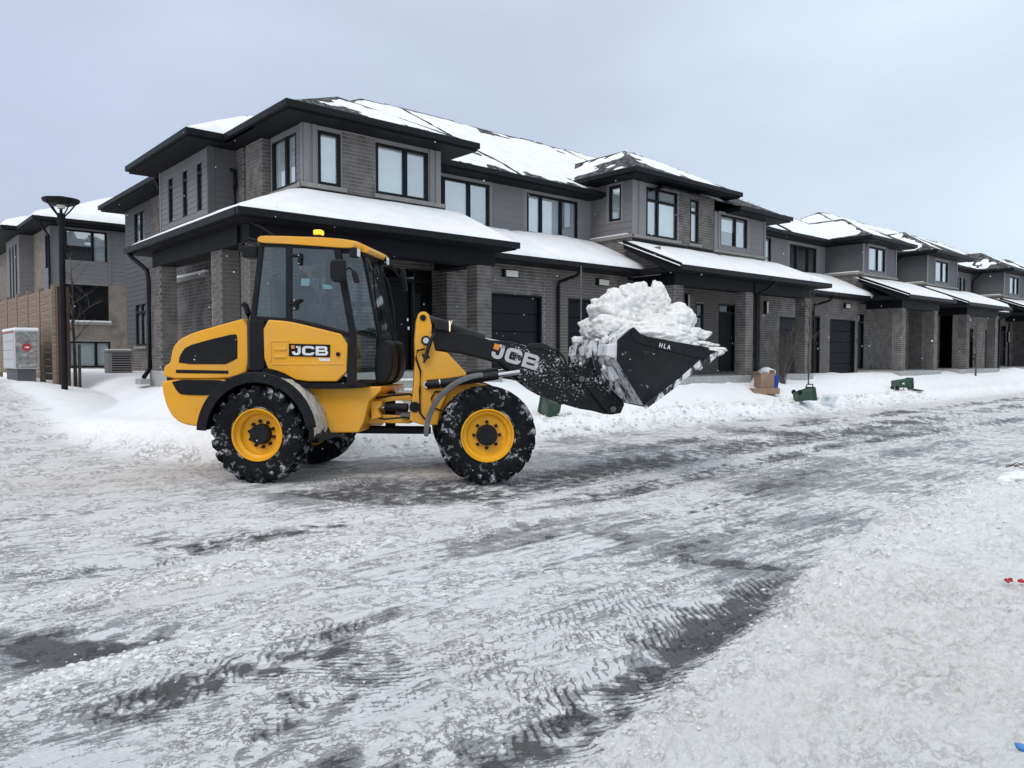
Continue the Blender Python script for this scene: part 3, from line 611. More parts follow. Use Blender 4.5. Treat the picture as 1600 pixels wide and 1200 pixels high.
# ---------------------------------------------------------------- generic neighbours
def bay_front(h, x0, x1, ze, style, side=True, seed=0, ybay=YB):
    zw = ze-.16
    if style == 'brick':
        a = h.window('F', ybay, x0+.65, x0+2.15, 5.18, 6.62, mull=[x0+1.2], transom=6.25)
        b = h.window('F', ybay, x0+2.8, x0+3.26, 5.18, 6.55, transom=6.15)
        h.facade('F', ybay, x0, x0+2.2, 4.6, zw, [a], clad='panel')
        h.facade('F', ybay, x0+2.2, x1, 4.6, zw, [b], clad='brick')
        m = h.mb(); h.fb(m, 'F', ybay, x0, x1, 0, .012, 4.6, 5.06); h.part('flashing', m, M['soffit'])
        for (p, q) in ((x0-.07, x0+2.26), (x0+2.7, x0+3.36)):
            m = h.mb(); h.fb(m, 'F', ybay, p, q, 0, .08, 5.08, 5.165); h.part('sill', m, M['stone'], bevel=.006)
        for (p, q) in ((x0, x0+.16), (x0+.30, x0+.52)):
            m = h.mb(); h.fb(m, 'F', ybay, p, q, 0, .025, 5.17, zw-.01); h.part('trim', m, M['trim'], bevel=.003)
    else:
        u = x0+(.35 if style == 'wide' else .55 if x1-x0 < 3.6 else 1.05); a = h.window('F', ybay, u, u+1.6, 5.2, 6.28, mull=[u+.9], trim=.09, lower=.45 if style == 'wide' else None)
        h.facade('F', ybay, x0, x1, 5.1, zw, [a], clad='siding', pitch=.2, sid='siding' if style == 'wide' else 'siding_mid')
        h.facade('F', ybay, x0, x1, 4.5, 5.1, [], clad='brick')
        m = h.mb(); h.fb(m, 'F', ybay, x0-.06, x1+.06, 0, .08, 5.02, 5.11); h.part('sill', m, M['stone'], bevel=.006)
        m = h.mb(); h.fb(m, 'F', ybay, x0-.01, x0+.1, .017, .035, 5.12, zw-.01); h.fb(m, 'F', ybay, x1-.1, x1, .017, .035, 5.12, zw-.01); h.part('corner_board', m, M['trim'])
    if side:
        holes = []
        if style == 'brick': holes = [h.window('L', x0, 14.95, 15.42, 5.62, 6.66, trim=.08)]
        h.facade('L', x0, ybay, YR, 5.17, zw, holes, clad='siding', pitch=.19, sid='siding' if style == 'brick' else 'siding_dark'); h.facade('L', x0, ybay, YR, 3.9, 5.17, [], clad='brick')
        m = h.mb(); h.fb(m, 'L', x0, ybay-.08, YR, 0, .10, 5.07, 5.16); h.part('sill', m, M['stone'], bevel=.006)
        m = h.mb(); h.fb(m, 'L', x0, ybay+.1, YR-.02, .01, .11, 5.161, 5.20); h.part('ledge_snow', m, M['snow_roof'], bevel=.015)
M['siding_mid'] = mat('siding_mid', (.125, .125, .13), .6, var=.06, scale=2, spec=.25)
def porch(h, x0, x1, pillars, seed, z0=4.08, rake=True, beam_x1=None):
    z1 = z0+.40*(YB-12.6)
    h.roof([[(x0,12.6,z0),(x1,12.6,z0),(x1,YB,z1),(x0,YB,z1)]], None, .15, seed, .04, lip=.08, name='porch_roof')
    m = h.mb(); m.prism([(12.6,z0-.002),(YB,z1-.002),(YB,z1-.15),(12.95,z0-.15),(12.6,z0-.15)], x0, x0+.06, plane='yz'); m.box(x0+.06, x1, 12.6, YD, z0-.15, z0-.003); h.part('porch_soffit', m, M['soffit'])
    m = h.mb()
    if rake: m.prism([(12.5,z0-.10),(YB,z1-.06),(YB,z1+.10),(12.5,z0+.04)], x0-.05, x0-.002, plane='yz')
    m.box(x0-.05, x1+.02, 12.49, 12.598, z0-.14, z0+.005); h.part('gutter', m, M['black'], bevel=.012)
    for (a, wd_) in pillars: h.pillar(a, 13.1, wd_, .75, 3.72, .36)
    m = h.mb(); m.box(pillars[0][0]-.02 if rake else x0+.07, (beam_x1 or x1-.3), 13.08, 13.5, 3.6, 3.925); h.part('porch_beam', m, M['soffit'])
    if rake: m = h.mb(); m.box(pillars[0][0]-.0, pillars[0][0]+.36, 13.5, YB, 3.62, 3.92); h.part('porch_beam', m, M['soffit'])
    m = h.mb(); m.box(x0+.3, x1-.3, 12.95, YD-.01, .4, 1.04); h.part('porch_floor', m, M['concrete'], bevel=.01)

# ---------------------------------------------------------------- townhouse B
B = House('townhouse', (17.4, 14.6, .9), 'second townhouse of the row with taller brick piered upper bay, behind the heaped loader bucket', 'townhouse', 'townhouses in the dark brick row')
XB0, XB1 = XA1, 21.5
w4 = B.window('F', YR, 14.75, 16.8, 5.1, 6.24, mull=[15.3, 16.1])
B.facade('F', YR, XB0, 14.62, 4.9, ZW, [], clad='siding', pitch=.2); B.facade('F', YR, 14.62, 17.4, 4.9, ZW, [w4], clad='panel')
bay_front(B, 17.4, XB1, 6.9, 'brick')
gr = B.garage(YG, 14.93, 17.0, .9, 3.20)
B.facade('F', YG, XB0, 17.4, .6, 4.0, [gr])
B.light('F', YG, 16.05, 3.62, w=.45); B.facade('L', 17.4, 13.5, YD, 3.9, 4.7)
wn = B.window('F', YD, 20.2, 20.65, 1.5, 3.35, transom=2.9, blinds=True); dr = B.door(YD, 18.4, 19.4, 1.1, 3.45, transom=3.15)
B.facade('F', YD, 17.4, XB1, .6, 4.0, [wn, dr]); B.facade('L', 17.4, YG, YD, .6, 4.0)
shed(B, XB0, 17.75, 14.1, YR, 4.08, 5.03, 5.)
porch(B, 17.04, XB1, [(17.5, .4), (21.1, .4)], 11., beam_x1=XB1)
B.light('F', YD, 21.02, 3.2, w=.13, h=.45)
B.hip(6.6, 36.0, 15.6, 27.8, ZE, SL, clip=(XB0, XB1), thick=.10, seed=1.3, bare=.47)
B.hip(16.85, 22.1, 13.97, 25.0, 6.9, SL, thick=.10, seed=14.1, bare=.5)
B.slab(16.85, 22.1, 13.97, 17.6, 6.9, gut=('F', 'L')); B.slab(XB0, 17.3, 15.6, 27.8, ZE-.002, gut=())
m = B.mb(); m.box(XB0, 17.35, 15.5, 15.598, ZE-.13, ZE+.004); B.part('gutter', m, M['black'], bevel=.012)
B.spout([(14.85, 14.04, 3.98), (14.75, 14.2, 3.75), (14.5, 14.6, 3.6), (14.5, 14.63, 3.4), (14.5, 14.63, .95)])
B.spout([(21.95, 12.55, 3.98), (21.85, 12.75, 3.75), (21.62, 13.05, 3.55), (21.62, 13.05, .9)])
m = B.mb(); m.box(XB0+.02, XB1-.02, 16.4, 27.2, .6, ZW); B.part('inner_wall', m, M['room'])
B.done()
# ---------------------------------------------------------------- townhouse C
C_ = House('townhouse', (23, 14.6, .9), 'third townhouse of the row, grey siding upper storey and pillar behind the bare sapling', 'townhouse', 'townhouses in the dark brick row')
XC0, XC1 = 21.5, 28.4
bay_front(C_, 21.5, 24.6, ZE, 'wide', side=False)
w5 = C_.window('F', YR, 26.7, 27.75, 4.95, 6.28)
C_.facade('F', YR, 24.6, XC1, 4.9, ZW, [w5], clad='siding', pitch=.2)
gr = C_.garage(YG, 25.9, 27.9, .9, 3.1); dr = C_.door(YD, 22.92, 23.95, 1.1, 3.45, transom=3.15); wn = C_.window('F', YD, 21.6, 22.05, 1.5, 3.4, transom=2.95)
C_.facade('F', YG, 24.6, XC1, .6, 4.0, [gr]); C_.facade('F', YD, 21.5, 24.6, .6, 4.0, [dr, wn]); C_.facade('L', 24.6, YG, YD, .6, 4.0)
shed(C_, 24.6, XC1, 14.1, YR, 4.08, 5.03, 21.)
porch(C_, XC0, 25.4, [(24.75, .38)], 11., rake=False)
C_.light('F', YG, 24.85, 3.15, w=.13, h=.42)
C_.hip(6.6, 36.0, 15.6, 27.8, ZE, SL, clip=(XC0, XC1), thick=.10, seed=1.3, bare=.47)
C_.hip(18.2, 25.35, 14.0, 24.0, ZE-.01, SL, thick=.08, seed=19.1, bare=.55)
C_.slab(22.15, 25.35, 14.0, 17.6, ZE, gut=('F',)); C_.slab(XC0, XC1, 15.6, 27.8, ZE-.002, gut=())
m = C_.mb(); m.box(25.4, XC1, 15.5, 15.598, ZE-.13, ZE+.004); C_.part('gutter', m, M['black'], bevel=.012)
m = C_.mb(); m.box(XC0+.02, XC1-.02, 16.4, 27.2, .6, ZW); C_.part('inner_wall', m, M['room'])
C_.done()
# ---------------------------------------------------------------- townhouse D
D = House('townhouse', (31, 14.6, .9), 'fourth townhouse of the row, right of the roadside sapling, with narrow siding bay', 'townhouse', 'townhouses in the dark brick row')
XD0, XD1 = 28.4, 35.9
w6 = D.window('F', YR, 29.2, 31.4, 5.1, 6.2, mull=[29.75, 30.7], blinds=False)
D.facade('F', YR, XD0, 29.0, 4.9, ZW, [], clad='siding', pitch=.2); D.facade('F', YR, 29.0, 32.2, 4.9, ZW, [w6], clad='panel'); bay_front(D, 32.2, 35.5, ZE, 'narrow')
gr = D.garage(YG, 29.75, 31.95, .9, 3.15); sl = D.door(YG, 28.5, 28.95, .95, 3.2)
D.facade('F', YG, XD0, 32.2, .6, 4.0, [gr, sl]); dr = D.door(YD, 33.1, 34.1, 1.1, 3.5, transom=3.15)
D.facade('F', YD, 32.2, 36.2, .6, 4.0, [dr]); D.facade('L', 32.2, YG, YD, .6, 4.0); D.facade('F', YR, 35.5, 36.2, 4.5, ZW, [], clad='siding', pitch=.2, sid='siding_mid')
D.light('F', YG, 30.9, 3.6, w=.4); shed(D, XD0, 32.5, 14.1, YR, 4.08, 5.03, 21.)
porch(D, 31.9, 36.8, [(32.6, .4), (36.0, .4)], 31.)
D.hip(6.6, 36.0, 15.6, 27.8, ZE, SL, clip=(XD0, 36.0), thick=.12, seed=1.3, bare=.35)
D.hip(31.65, 36.1, 13.97, 22.0, ZE+.06, SL, thick=.10, seed=24.1, bare=.5)
D.slab(31.65, 36.1, 13.97, 17.6, ZE+.06, gut=('F', 'L')); D.slab(XD0, 36.0, 15.6, 27.8, ZE-.002, gut=())
m = D.mb(); m.box(XD0, 31.6, 15.5, 15.598, ZE-.13, ZE+.004); D.part('gutter', m, M['black'], bevel=.012)
D.spout([(28.75, 14.04, 3.98), (28.65, 14.2, 3.75), (28.3, 14.6, 3.6), (28.3, 14.63, 3.4), (28.3, 14.63, .95)])
m = D.mb(); m.box(XD0+.02, XD1-.02, 16.4, 27.2, .6, ZW); D.part('inner_wall', m, M['room'])
D.done()
# ---------------------------------------------------------------- townhouses E, F, G
def far_house(name, x0, x1, bx0, bx1, gx, dx, px_, label, seed, pil, ze=ZE+.1, lit=False, hipx=(36.3, 66), y_in=None):
    h = House('townhouse', (bx0, 14.6, .9), label, 'townhouse', 'townhouses in the dark brick row', boards_single=True, bricks_single=0)
    bay_front(h, bx0, bx1, ze, 'narrow')
    for (a, b) in ((x0, bx0), (bx1, x1)):
        if b-a > .3:
            holes = []
            if b-a > 2.6: holes = [h.window('F', YR, b-2.7 if a >= bx1 else a+.6, b-.9 if a >= bx1 else a+2.3, 5.1, 6.2, mull=[b-2.1 if a >= bx1 else a+1.2, b-1.5 if a >= bx1 else a+1.7], blinds=seed % 2 == 0)]
            h.facade('F', YR, a, b, 4.5, ze-.16, holes, clad='siding', pitch=.2)
            h.facade('L' , b, YG, YD, .6, 4.0)
            g = h.garage(YG, gx, gx+1.9, .9, 3.15) if a < gx < b else None
            h.facade('F', YG if g else YD, a, b, .6, 4.0, [g] if g else [])
            if g: h.light('F', YG, gx+.8, 3.5)
            if b-a > 2.6: shed(h, a, b, 14.1, YR, 4.08, 5.03, seed)
    dr = h.door(YD, dx, dx+1, 1.1, 3.5, transom=3.15)
    h.facade('F', YD, bx0, bx1, .6, 4.0, [dr]); h.light('F', YD, dx+1.2, 2.5, w=.14, h=.62, lit=lit)
    porch(h, px_[0], px_[1], pil, seed+3)
    h.hip(hipx[0], hipx[1], 15.6, 27.8, ze, SL, clip=(x0-.2, x1), thick=.12, seed=seed, bare=.6)
    h.hip(bx0-.5, bx1+.55, 13.97, 22.0, ze, SL, thick=.10, seed=seed*2, bare=.55)
    h.slab(bx0-.5, bx1+.55, 13.97, 17.6, ze); h.slab(x0, x1, 15.6, 27.8, ze-.002, gut=('F',))
    m = h.mb(); m.box(x0+.02, x1-.02, 16.4, 27.2, .6, ze-.16); h.part('inner_wall', m, M['room'])
    h.spout([(bx0-.2, YR-.6, ze-.1), (bx0-.25, YR-.35, ze-.35), (bx0-.25, YR-.08, ze-.6), (bx0-.25, YR-.08, 4.9)])
    h.spout([(pil[-1][0]+.75, 12.55, 3.98), (pil[-1][0]+.65, 12.75, 3.7), (pil[-1][0]+.45, 13.05, 3.5), (pil[-1][0]+.45, 13.05, .9)])
    return h
E = far_house('E', 36.2, 46.5, 38.95, 42.8, 43.9, 40.9, (38.4, 44.4), 'fifth townhouse of the row with a lit porch lamp and black porch chair', 4, [(39.9, .4), (43.9, .4)], lit=True)
m = E.mb(); E.fb(m, 'F', YD, 36.3, 38.8, 0, .02, 1.1, 3.4); E.done()
F_ = far_house('F', 46.5, 53.9, 50.0, 53.6, 47.6, 52.2, (49.4, 54.3), 'sixth townhouse of the row, garage behind the small roadside sapling at far right', 6, [(50.4, .4), (53.6, .4)])
F_.done()
G_ = far_house('G', 53.9, 64.0, 54.6, 58.2, 59.5, 55.4, (54.2, 59.0), 'farthest visible townhouse of the row, cut by the right edge of the photo', 8, [(55.0, .4), (58.2, .4)])
G_.done()

# ================================================================== GROUND
def g2(px, py): v = gp(px, py); return (v.x, v.y)
TR = [  # (polyline in plan from the photograph, half width m, darkness, lugs)
 ([(-60,925),(0,908),(150,893),(215,885),(280,866),(350,850),(450,833),(560,815),(700,800)], .17, .75, 1),
 ([(-60,822),(0,812),(120,800),(235,790)], .17, .7, 0),
 ([(230,838),(260,848),(300,858)], .2, .55, 1),
 ([(-60,985),(0,992),(100,1018),(190,1004),(260,990)], .13, 1.0, 0),
 ([(-40,1060),(0,1030),(100,1025),(200,1000),(330,975),(450,955)], .12, .6, 0),
 ([(60,1190),(200,1110),(330,1060),(420,1040),(480,1020),(560,985),(640,950)], .15, 1.0, 2),
 ([(380,1190),(420,1140),(470,1090)], .10, .6, 1),
 ([(740,1250),(860,1165),(930,1110),(1000,1060),(1060,1030),(1130,975),(1200,930),(1265,893)], .155, 1.0, 2),
 ([(1120,880),(1180,882),(1265,893)], .12, .5, 0),
 ([(840,790),(920,780),(980,770),(1050,752),(1125,738),(1225,712),(1400,682),(1640,648)], .22, .7, 1),
 ([(450,770),(600,760),(760,765),(880,748),(1000,722),(1200,688),(1400,660),(1640,628)], .55, .50, 2),
 ([(880,715),(1000,700),(1200,668),(1400,645),(1640,618)], .35, .55, 0),
 ([(1040,812),(1100,793),(1210,757)], .03, .8, 0),
 ([(400,768),(500,772),(620,785),(700,775)], .25, .45, 2),
 ([(560,1215),(640,1185),(700,1195)], .2, .8, 0),
 ([(300,1230),(440,1150),(560,1070),(700,1010)], .13, .6, 2),
 ([(700,870),(820,820),(950,790)], .12, .3, 2),
 ([(-60,1000),(60,1015),(200,990),(340,950)], .34, .5, 0), ([(100,1190),(250,1120),(420,1050),(560,1010),(700,960)], .36, .6, 2), ([(640,1230),(800,1130),(930,1060),(1080,990),(1230,905)], .40, .55, 2),
 ([(560,800),(760,775),(930,745),(1150,705),(1500,655)], .7, .30, 0), ([(980,900),(1100,880),(1230,885)], .22, .35, 2), ([(-20,870),(150,850),(300,835)], .25, .28, 1), ([(1000,830),(1150,775),(1300,730),(1550,680)], .35, .22, 2), ([(120,1215),(300,1150),(450,1110)], .2, .4, 2),
 ([(1000,880),(1100,850),(1180,800)], .15, .35, 2),
]
def polydist(X, Y, P):
    best = np.full(X.shape, 1e9); S_ = np.zeros(X.shape); T_ = np.zeros(X.shape); acc = 0
    for (a, b) in zip(P, P[1:]):
        ex, ey = b[0]-a[0], b[1]-a[1]; l = math.hypot(ex, ey); t = np.clip(((X-a[0])*ex+(Y-a[1])*ey)/(l*l), 0, 1)
        dx, dy = X-a[0]-t*ex, Y-a[1]-t*ey; d = np.hypot(dx, dy); sd_ = (ex*dy-ey*dx)/l; k = d < best
        best = np.where(k, d, best); S_ = np.where(k, acc+t*l, S_); T_ = np.where(k, sd_, T_); acc += l
    return best, S_, T_, acc
ths = np.concatenate([np.linspace(R(-180), R(YAW-46), 60)[:-1], np.linspace(R(YAW-46), R(YAW+46), 900), np.linspace(R(YAW+46), R(180), 60)[1:]])
yy = np.concatenate([np.linspace(1500, 820, 60)[:-1], np.linspace(820, 20, 620)[:-1], np.linspace(20, 2.2, 40)])
rr_ = H0*F_PX/yy; rr_ = np.concatenate([[.05, .5, .9], rr_, [1200, 1800]])
TH, RR = np.meshgrid(ths, rr_); GX = RR*np.cos(TH); GY = RR*np.sin(TH)
def road_fields(X, Y):
    d = lawn_d(X, Y); onroad = 1-ss(-.5, .25, d+.25*fbm(X*.9, Y*.9, 3))
    # streaks run along the street
    st = fbm(X*.55, Y*4.5, 4)*.55+fbm(X*1.8+5, Y*12, 3)*.35
    rg = fbm(X*.7, Y*.7, 4); fine = fbm(X*6, Y*6, 4); vf = fbm(X*22, Y*22, 3)
    exp_ = (.13+.17*ss(2, 6, X)*(1-ss(12, 26, X)))+.50*st+.58*rg+.25*fine+.30*fbm(X*.28+4, Y*.28, 3); h = .012*fine+.010*rg
    lug = np.zeros(X.shape)
    for P, hw, dk, lg in TR:
        Q = [g2(*p) for p in P]; D_, S_, T_, acc = polydist(X+.05*fine, Y+.05*rg, Q)
        w_ = hw*(1+.35*fbm(S_*1.3+dk*9, T_*0+hw*50, 2)); near = np.exp(-(D_/w_)**4)*ss(0, .9, S_+1e-3)*ss(0, .9, acc-S_+1e-3) if acc > .8 else np.exp(-(D_/w_)**4)
        exp_ = exp_+near*dk*(1.15 if not lg else .95)*np.clip(.62+1.7*fine+1.0*rg, .1, 1.3); h -= near*.014
        if lg:
            ph = (S_+np.abs(T_+.03*rg)*(1.05 if lg == 1 else -1.05)+.05*rg)/.068; c = np.sin(2*math.pi*ph+1.6*fine)
            wide = np.exp(-(D_/(w_*2.1))**4)*ss(0, .9, S_+1e-3)*ss(0, .9, acc-S_+1e-3)*np.clip(.62+1.5*fbm(S_*1.6, T_*5, 3), 0, 1)*ss(.02, .06, np.abs(T_))
            ln = np.clip(c, 0, 1)**2; lug += wide*(.5-ln)*dk*1.6; exp_ += wide*(ln-.20)*1.25*dk
    h += lug*.006
    # painted crossing bars seen through the ice
    paint = np.zeros(X.shape); halo = np.zeros(X.shape)
    a_, b_, c_, e_ = g2(985, 851), g2(895, 829), g2(530, 968), g2(470, 940)
    for (p, q, wd_) in ((g2(940, 840), g2(495, 956), None), (g2(768, 790), g2(280, 826), None)):
        ux, uy = q[0]-p[0], q[1]-p[1]; l = math.hypot(ux, uy); t = ((X-p[0])*ux+(Y-p[1])*uy)/l; n_ = np.abs((ux*(Y-p[1])-uy*(X-p[0]))/l)
        wd2 = .26
        ins = ss(-.02, .02, t)*ss(-.02, .02, l-t)*ss(-.02, .02, wd2-n_); edge = ins*(1-ss(-.10, -.06, n_-wd2)*0)
        halo = np.maximum(halo, ss(-.35, 0, t)*ss(-.5, 0, l-t)*np.exp(-(np.maximum(n_-wd2, 0)/.16)**2)*(1 if p[1] < 6 else .5))
        ins = ins*(.62+.38*np.clip(1.6*np.cos(n_*2*math.pi/.125), -1, 1))
        paint = np.maximum(paint, ins)
    # granular heap between the lane and the near side
    B = [g2(*p) for p in [(860,1260),(960,1180),(1060,1090),(1130,1020),(1190,965),(1270,895),(1420,800),(1640,705)]]
    Db, Sb, Tb, ab = polydist(X, Y, B); side = -Tb
    sgn = 1.0
    rough = ss(-.22, .34, side*sgn+.22*fine+.12*rg)
    rim = np.exp(-((side*sgn-.22)/.25)**2)*(1-ss(6, 12, X))
    exp_ = exp_*(1-.92*rough)-.55*rough+.10*rough*st
    rip = np.sin((Y*7.5+X*1.2+1.2*rg)*2.2); h += rough*(.012*rip*np.clip(.3+fbm(X*.6+9, Y*.6, 2)*2, 0, 1)+.042*(1-np.abs(fbm(X*6+3, Y*6, 3))*3)*np.clip(.5+rg, 0, 1)+.028+.036*fbm(X*5, Y*5, 4)+.030*np.maximum(0, fbm(X*11, Y*11, 2))+.012*vf+.004*fbm(X*48, Y*48, 2)+.025*np.abs(fbm(X*2.2, Y*2.2, 3)))+rim*(.03+.035*fbm(X*9, Y*9, 3)); 
    # ridges pushed up beside the tracks
    for P, hw in (([(-40,965),(80,935),(200,925),(330,900),(480,870),(700,830),(900,800),(1050,770)], .16), ([(-20,1110),(120,1050),(250,1020),(370,1000),(500,930)], .10), ([(800,790),(950,755),(1100,725),(1300,690)], .14), ([(640,1160),(800,1090),(950,1000),(1100,930)], .14)):
        Q = [g2(*p) for p in P]; D_, S_, T_, acc = polydist(X+.08*fine, Y, Q); rd = np.exp(-(D_/hw)**2); exp_ -= rd*.55; h += rd*(.012+.022*np.abs(fbm(X*9, Y*9, 3)))
    exp_ += .34*halo*(1-ss(0, .3, paint))*np.clip(.6+1.2*fine, 0, 1.2); exp_ -= .42*ss(0, 1, paint)
    # left: packed snow with sandy tint
    lf = ss(-.2, 1.2, Y-8.2-.35*(X-0))*(1-ss(3.0, 6.0, X)); exp_ -= .35*lf
    lf2 = (1-ss(-1.0, .8, d+1.2))*0
    tint = np.zeros(X.shape)
    for (px, py, rr2, k) in ((230,745,1.3,1.0),(90,755,1.2,.7),(60,720,1.5,.5),(500,960,.35,.5),(210,925,.35,.9),(330,905,.3,.7),(1200,690,.8,.0),(1450,950,.6,.5),(1350,1000,.5,.6),(1500,1080,.5,.6),(1300,1130,.3,.5),(1540,930,.5,.5),(1100,1140,.2,.3),(700,690,1.2,.4),(1050,700,1.5,.3),(700,1020,.3,.3)):
        c0 = g2(px, py); tint += k*np.exp(-((X-c0[0])**2+(Y-c0[1])**2)/(rr2*1.0)**2)*(.5+.9*fine+.3)
    return onroad, exp_, h, paint, tint, rough, lug, vf, fine, rg, d
onroad, exp_, h, paint, tint, rough, lug, vf, fine, rg, dd = road_fields(GX, GY)
fall = 1/(1+(RR/60)**2)
Z = macro(GX, GY)+h*onroad*fall
# shovelled snow bank at the kerb and soft undulations on the lawn
bank = np.exp(-((dd-.28)/.38)**2)*ss(3, 6, GX); bl_ = np.maximum(0, .5+fbm(GX*1.7, GY*1.7, 3)*1.6)
Z += bank*(.05+.12*bl_+.06*fbm(GX*6, GY*6, 4)+.02*vf)*fall
bank2 = np.exp(-((dd-1.6)/.8)**2)*ss(9, 13, GX); Z += bank2*(.10*fbm(GX*.9+3, GY*.9, 4)+.10*np.maximum(0, fbm(GX*1.9, GY*1.9+7, 4)))*fall
Z += (1-onroad)*(.06*fbm(GX*.35, GY*.35, 3)+.012*fbm(GX*2, GY*2, 3))*ss(.3, 2, dd)*fall
Z += .10*np.exp(-((dd-2.8)/.6)**2)*ss(11, 14, GX)*(.5+fbm(GX*.8, GY*.8, 3))
Z += ss(60, 900, RR)*0
tint = np.clip(tint, 0, 1)+bank*.55*np.clip(.2+1.6*fbm(GX*2.2+9, GY*2.2, 4), 0, 1)*ss(.0, .9, 1-dd)
exp_ = np.where(onroad > .02, exp_*onroad-(1-onroad)*.5, -.5)
nr, nc = GX.shape
verts = np.stack([GX, GY, Z], -1).reshape(-1, 3)
ii = np.arange(nr*nc).reshape(nr, nc)
q = np.stack([ii[:-1, :-1], ii[:-1, 1:], ii[1:, 1:], ii[1:, :-1]], -1).reshape(-1, 4)
me = bpy.data.meshes.new('ground'); me.vertices.add(len(verts)); me.vertices.foreach_set('co', verts.ravel()); me.loops.add(q.size); me.loops.foreach_set('vertex_index', q.ravel().astype(np.int32))
me.polygons.add(len(q)); me.polygons.foreach_set('loop_start', np.arange(0, q.size, 4, dtype=np.int32)); me.polygons.foreach_set('use_smooth', np.ones(len(q), bool)); me.update(calc_edges=True)
def attr(n_, a):
    at = me.attributes.new(n_, 'FLOAT', 'POINT'); at.data.foreach_set('value', np.ascontiguousarray(a, dtype=np.float32).ravel())
attr('bare', exp_); attr('tint', tint); attr('paint', paint); attr('road', onroad); attr('rough', rough*onroad)
def ground_mat():
    m = bpy.data.materials.new('packed_snow'); m.use_nodes = True; t = m.node_tree; nn = t.nodes; ll = t.links.new; b = nn['Principled BSDF']
    def A_(n_): a = nn.new('ShaderNodeAttribute'); a.attribute_name = n_; return a.outputs['Fac']
    def noise(sc, det=8, ro=.6, vec=None, stretch=None):
        n_ = nn.new('ShaderNodeTexNoise'); n_.inputs['Scale'].default_value = sc; n_.inputs['Detail'].default_value = det; n_.inputs['Roughness'].default_value = ro
        if stretch: mp_ = nn.new('ShaderNodeMapping'); mp_.inputs['Scale'].default_value = stretch; ll(tcn.outputs['Object'], mp_.inputs[0]); ll(mp_.outputs[0], n_.inputs['Vector'])
        else: ll(tcn.outputs['Object'], n_.inputs['Vector'])
        return n_.outputs[0]
    def math_(op, a, b_=None, c=None, clamp=False):
        n_ = nn.new('ShaderNodeMath'); n_.operation = op; n_.use_clamp = clamp
        for i, v in enumerate((a, b_, c)):
            if v is None: continue
            if isinstance(v, (int, float)): n_.inputs[i].default_value = v
            else: ll(v, n_.inputs[i])
        return n_.outputs[0]
    def mr_(v, a, b_, c=0, d=1):
        n_ = nn.new('ShaderNodeMapRange'); n_.inputs['From Min'].default_value = a; n_.inputs['From Max'].default_value = b_; n_.inputs['To Min'].default_value = c; n_.inputs['To Max'].default_value = d; n_.interpolation_type = 'SMOOTHSTEP'; ll(v, n_.inputs['Value']); return n_.outputs[0]
    def mix(f, a, b_):
        n_ = nn.new('ShaderNodeMixRGB')
        for i, v in ((0, f), (1, a), (2, b_)):
            if isinstance(v, tuple): n_.inputs[i].default_value = (*v, 1)
            elif isinstance(v, (int, float)): n_.inputs[i].default_value = v
            else: ll(v, n_.inputs[i])
        return n_.outputs[0]
    tcn = nn.new('ShaderNodeTexCoord')
    bare, tint_, pnt, road_, rgh = A_('bare'), A_('tint'), A_('paint'), A_('road'), A_('rough')
    n1 = noise(16, 9, .68); n2 = noise(5, 8, .65, stretch=(.45, 2.6, 1)); n3 = noise(60, 5, .7); n4 = noise(2.2, 6, .6)
    n5 = noise(9, 7, .7, stretch=(.8, 5.0, 1)); n6 = noise(7, 9, .72)
    v = math_('ADD', bare, math_('MULTIPLY', math_('SUBTRACT', n1, .5), .95)); v = math_('ADD', v, math_('MULTIPLY', math_('SUBTRACT', n2, .5), 1.3)); v = math_('ADD', v, math_('MULTIPLY', math_('SUBTRACT', n3, .5), .9)); v = math_('ADD', v, math_('MULTIPLY', math_('SUBTRACT', n5, .5), 1.05))
    crk = mr_(math_('ABSOLUTE', math_('SUBTRACT', n6, .5)), 0, .022, 1, 0); crk = math_('MULTIPLY', crk, mr_(n4, .42, .6)); crk2 = mr_(math_('ABSOLUTE', math_('SUBTRACT', n1, .48)), 0, .016, 1, 0); crk = math_('MAXIMUM', crk, math_('MULTIPLY', crk2, mr_(n2, .5, .62))); crk = math_('MULTIPLY', crk, math_('SUBTRACT', 1, math_('MULTIPLY', rgh, .75)))
    icy = mr_(v, .28, .60); asp = mr_(v, .62, 1.0)
    cs = mix(mr_(n4, .35, .65), (.77, .772, .78), (.87, .868, .865)); cs = mix(mr_(n1, .35, .6, 0, 1), mix(.8, cs, (.68, .68, .69)), cs)
    cs = mix(math_('MULTIPLY', rgh, mr_(n1, .30, .5, .3, .85)), cs, (.93, .93, .93)); cs = mix(math_('MULTIPLY', crk, .6), cs, (.34, .34, .35))
    lawnc = mix(mr_(n4, .3, .7), (.85, .86, .88), (.89, .895, .91)); cs = mix(road_, lawnc, cs)
    cs = mix(math_('MULTIPLY', mr_(n1, .42, .7), math_('MULTIPLY', tint_, 1.15), None, True), cs, (.55, .465, .385))
    ice = mix(n1, (.26, .265, .28), (.50, .51, .53)); asc = mix(n3, (.065, .065, .07), (.16, .158, .16))
    c = mix(math_('MULTIPLY', icy, road_), cs, ice); pf = math_('MULTIPLY', pnt, mr_(v, .15, .75, 1, .25)); c = mix(math_('MULTIPLY', asp, road_), c, asc)
    pe = math_('MULTIPLY', pnt, mr_(n2, .40, .62, .95, .25)); c = mix(math_('MULTIPLY', pe, .9), c, (.80, .81, .82))
    ll(c, b.inputs['Base Color'])
    rr2 = math_('MULTIPLY', mr_(v, .2, .7), road_); ll(mr_(rr2, 0, 1, .8, .36), b.inputs['Roughness']); b.inputs['Specular IOR Level'].default_value = .35
    bp = nn.new('ShaderNodeBump'); bp.inputs['Strength'].default_value = 1.0; bp.inputs['Distance'].default_value = .03
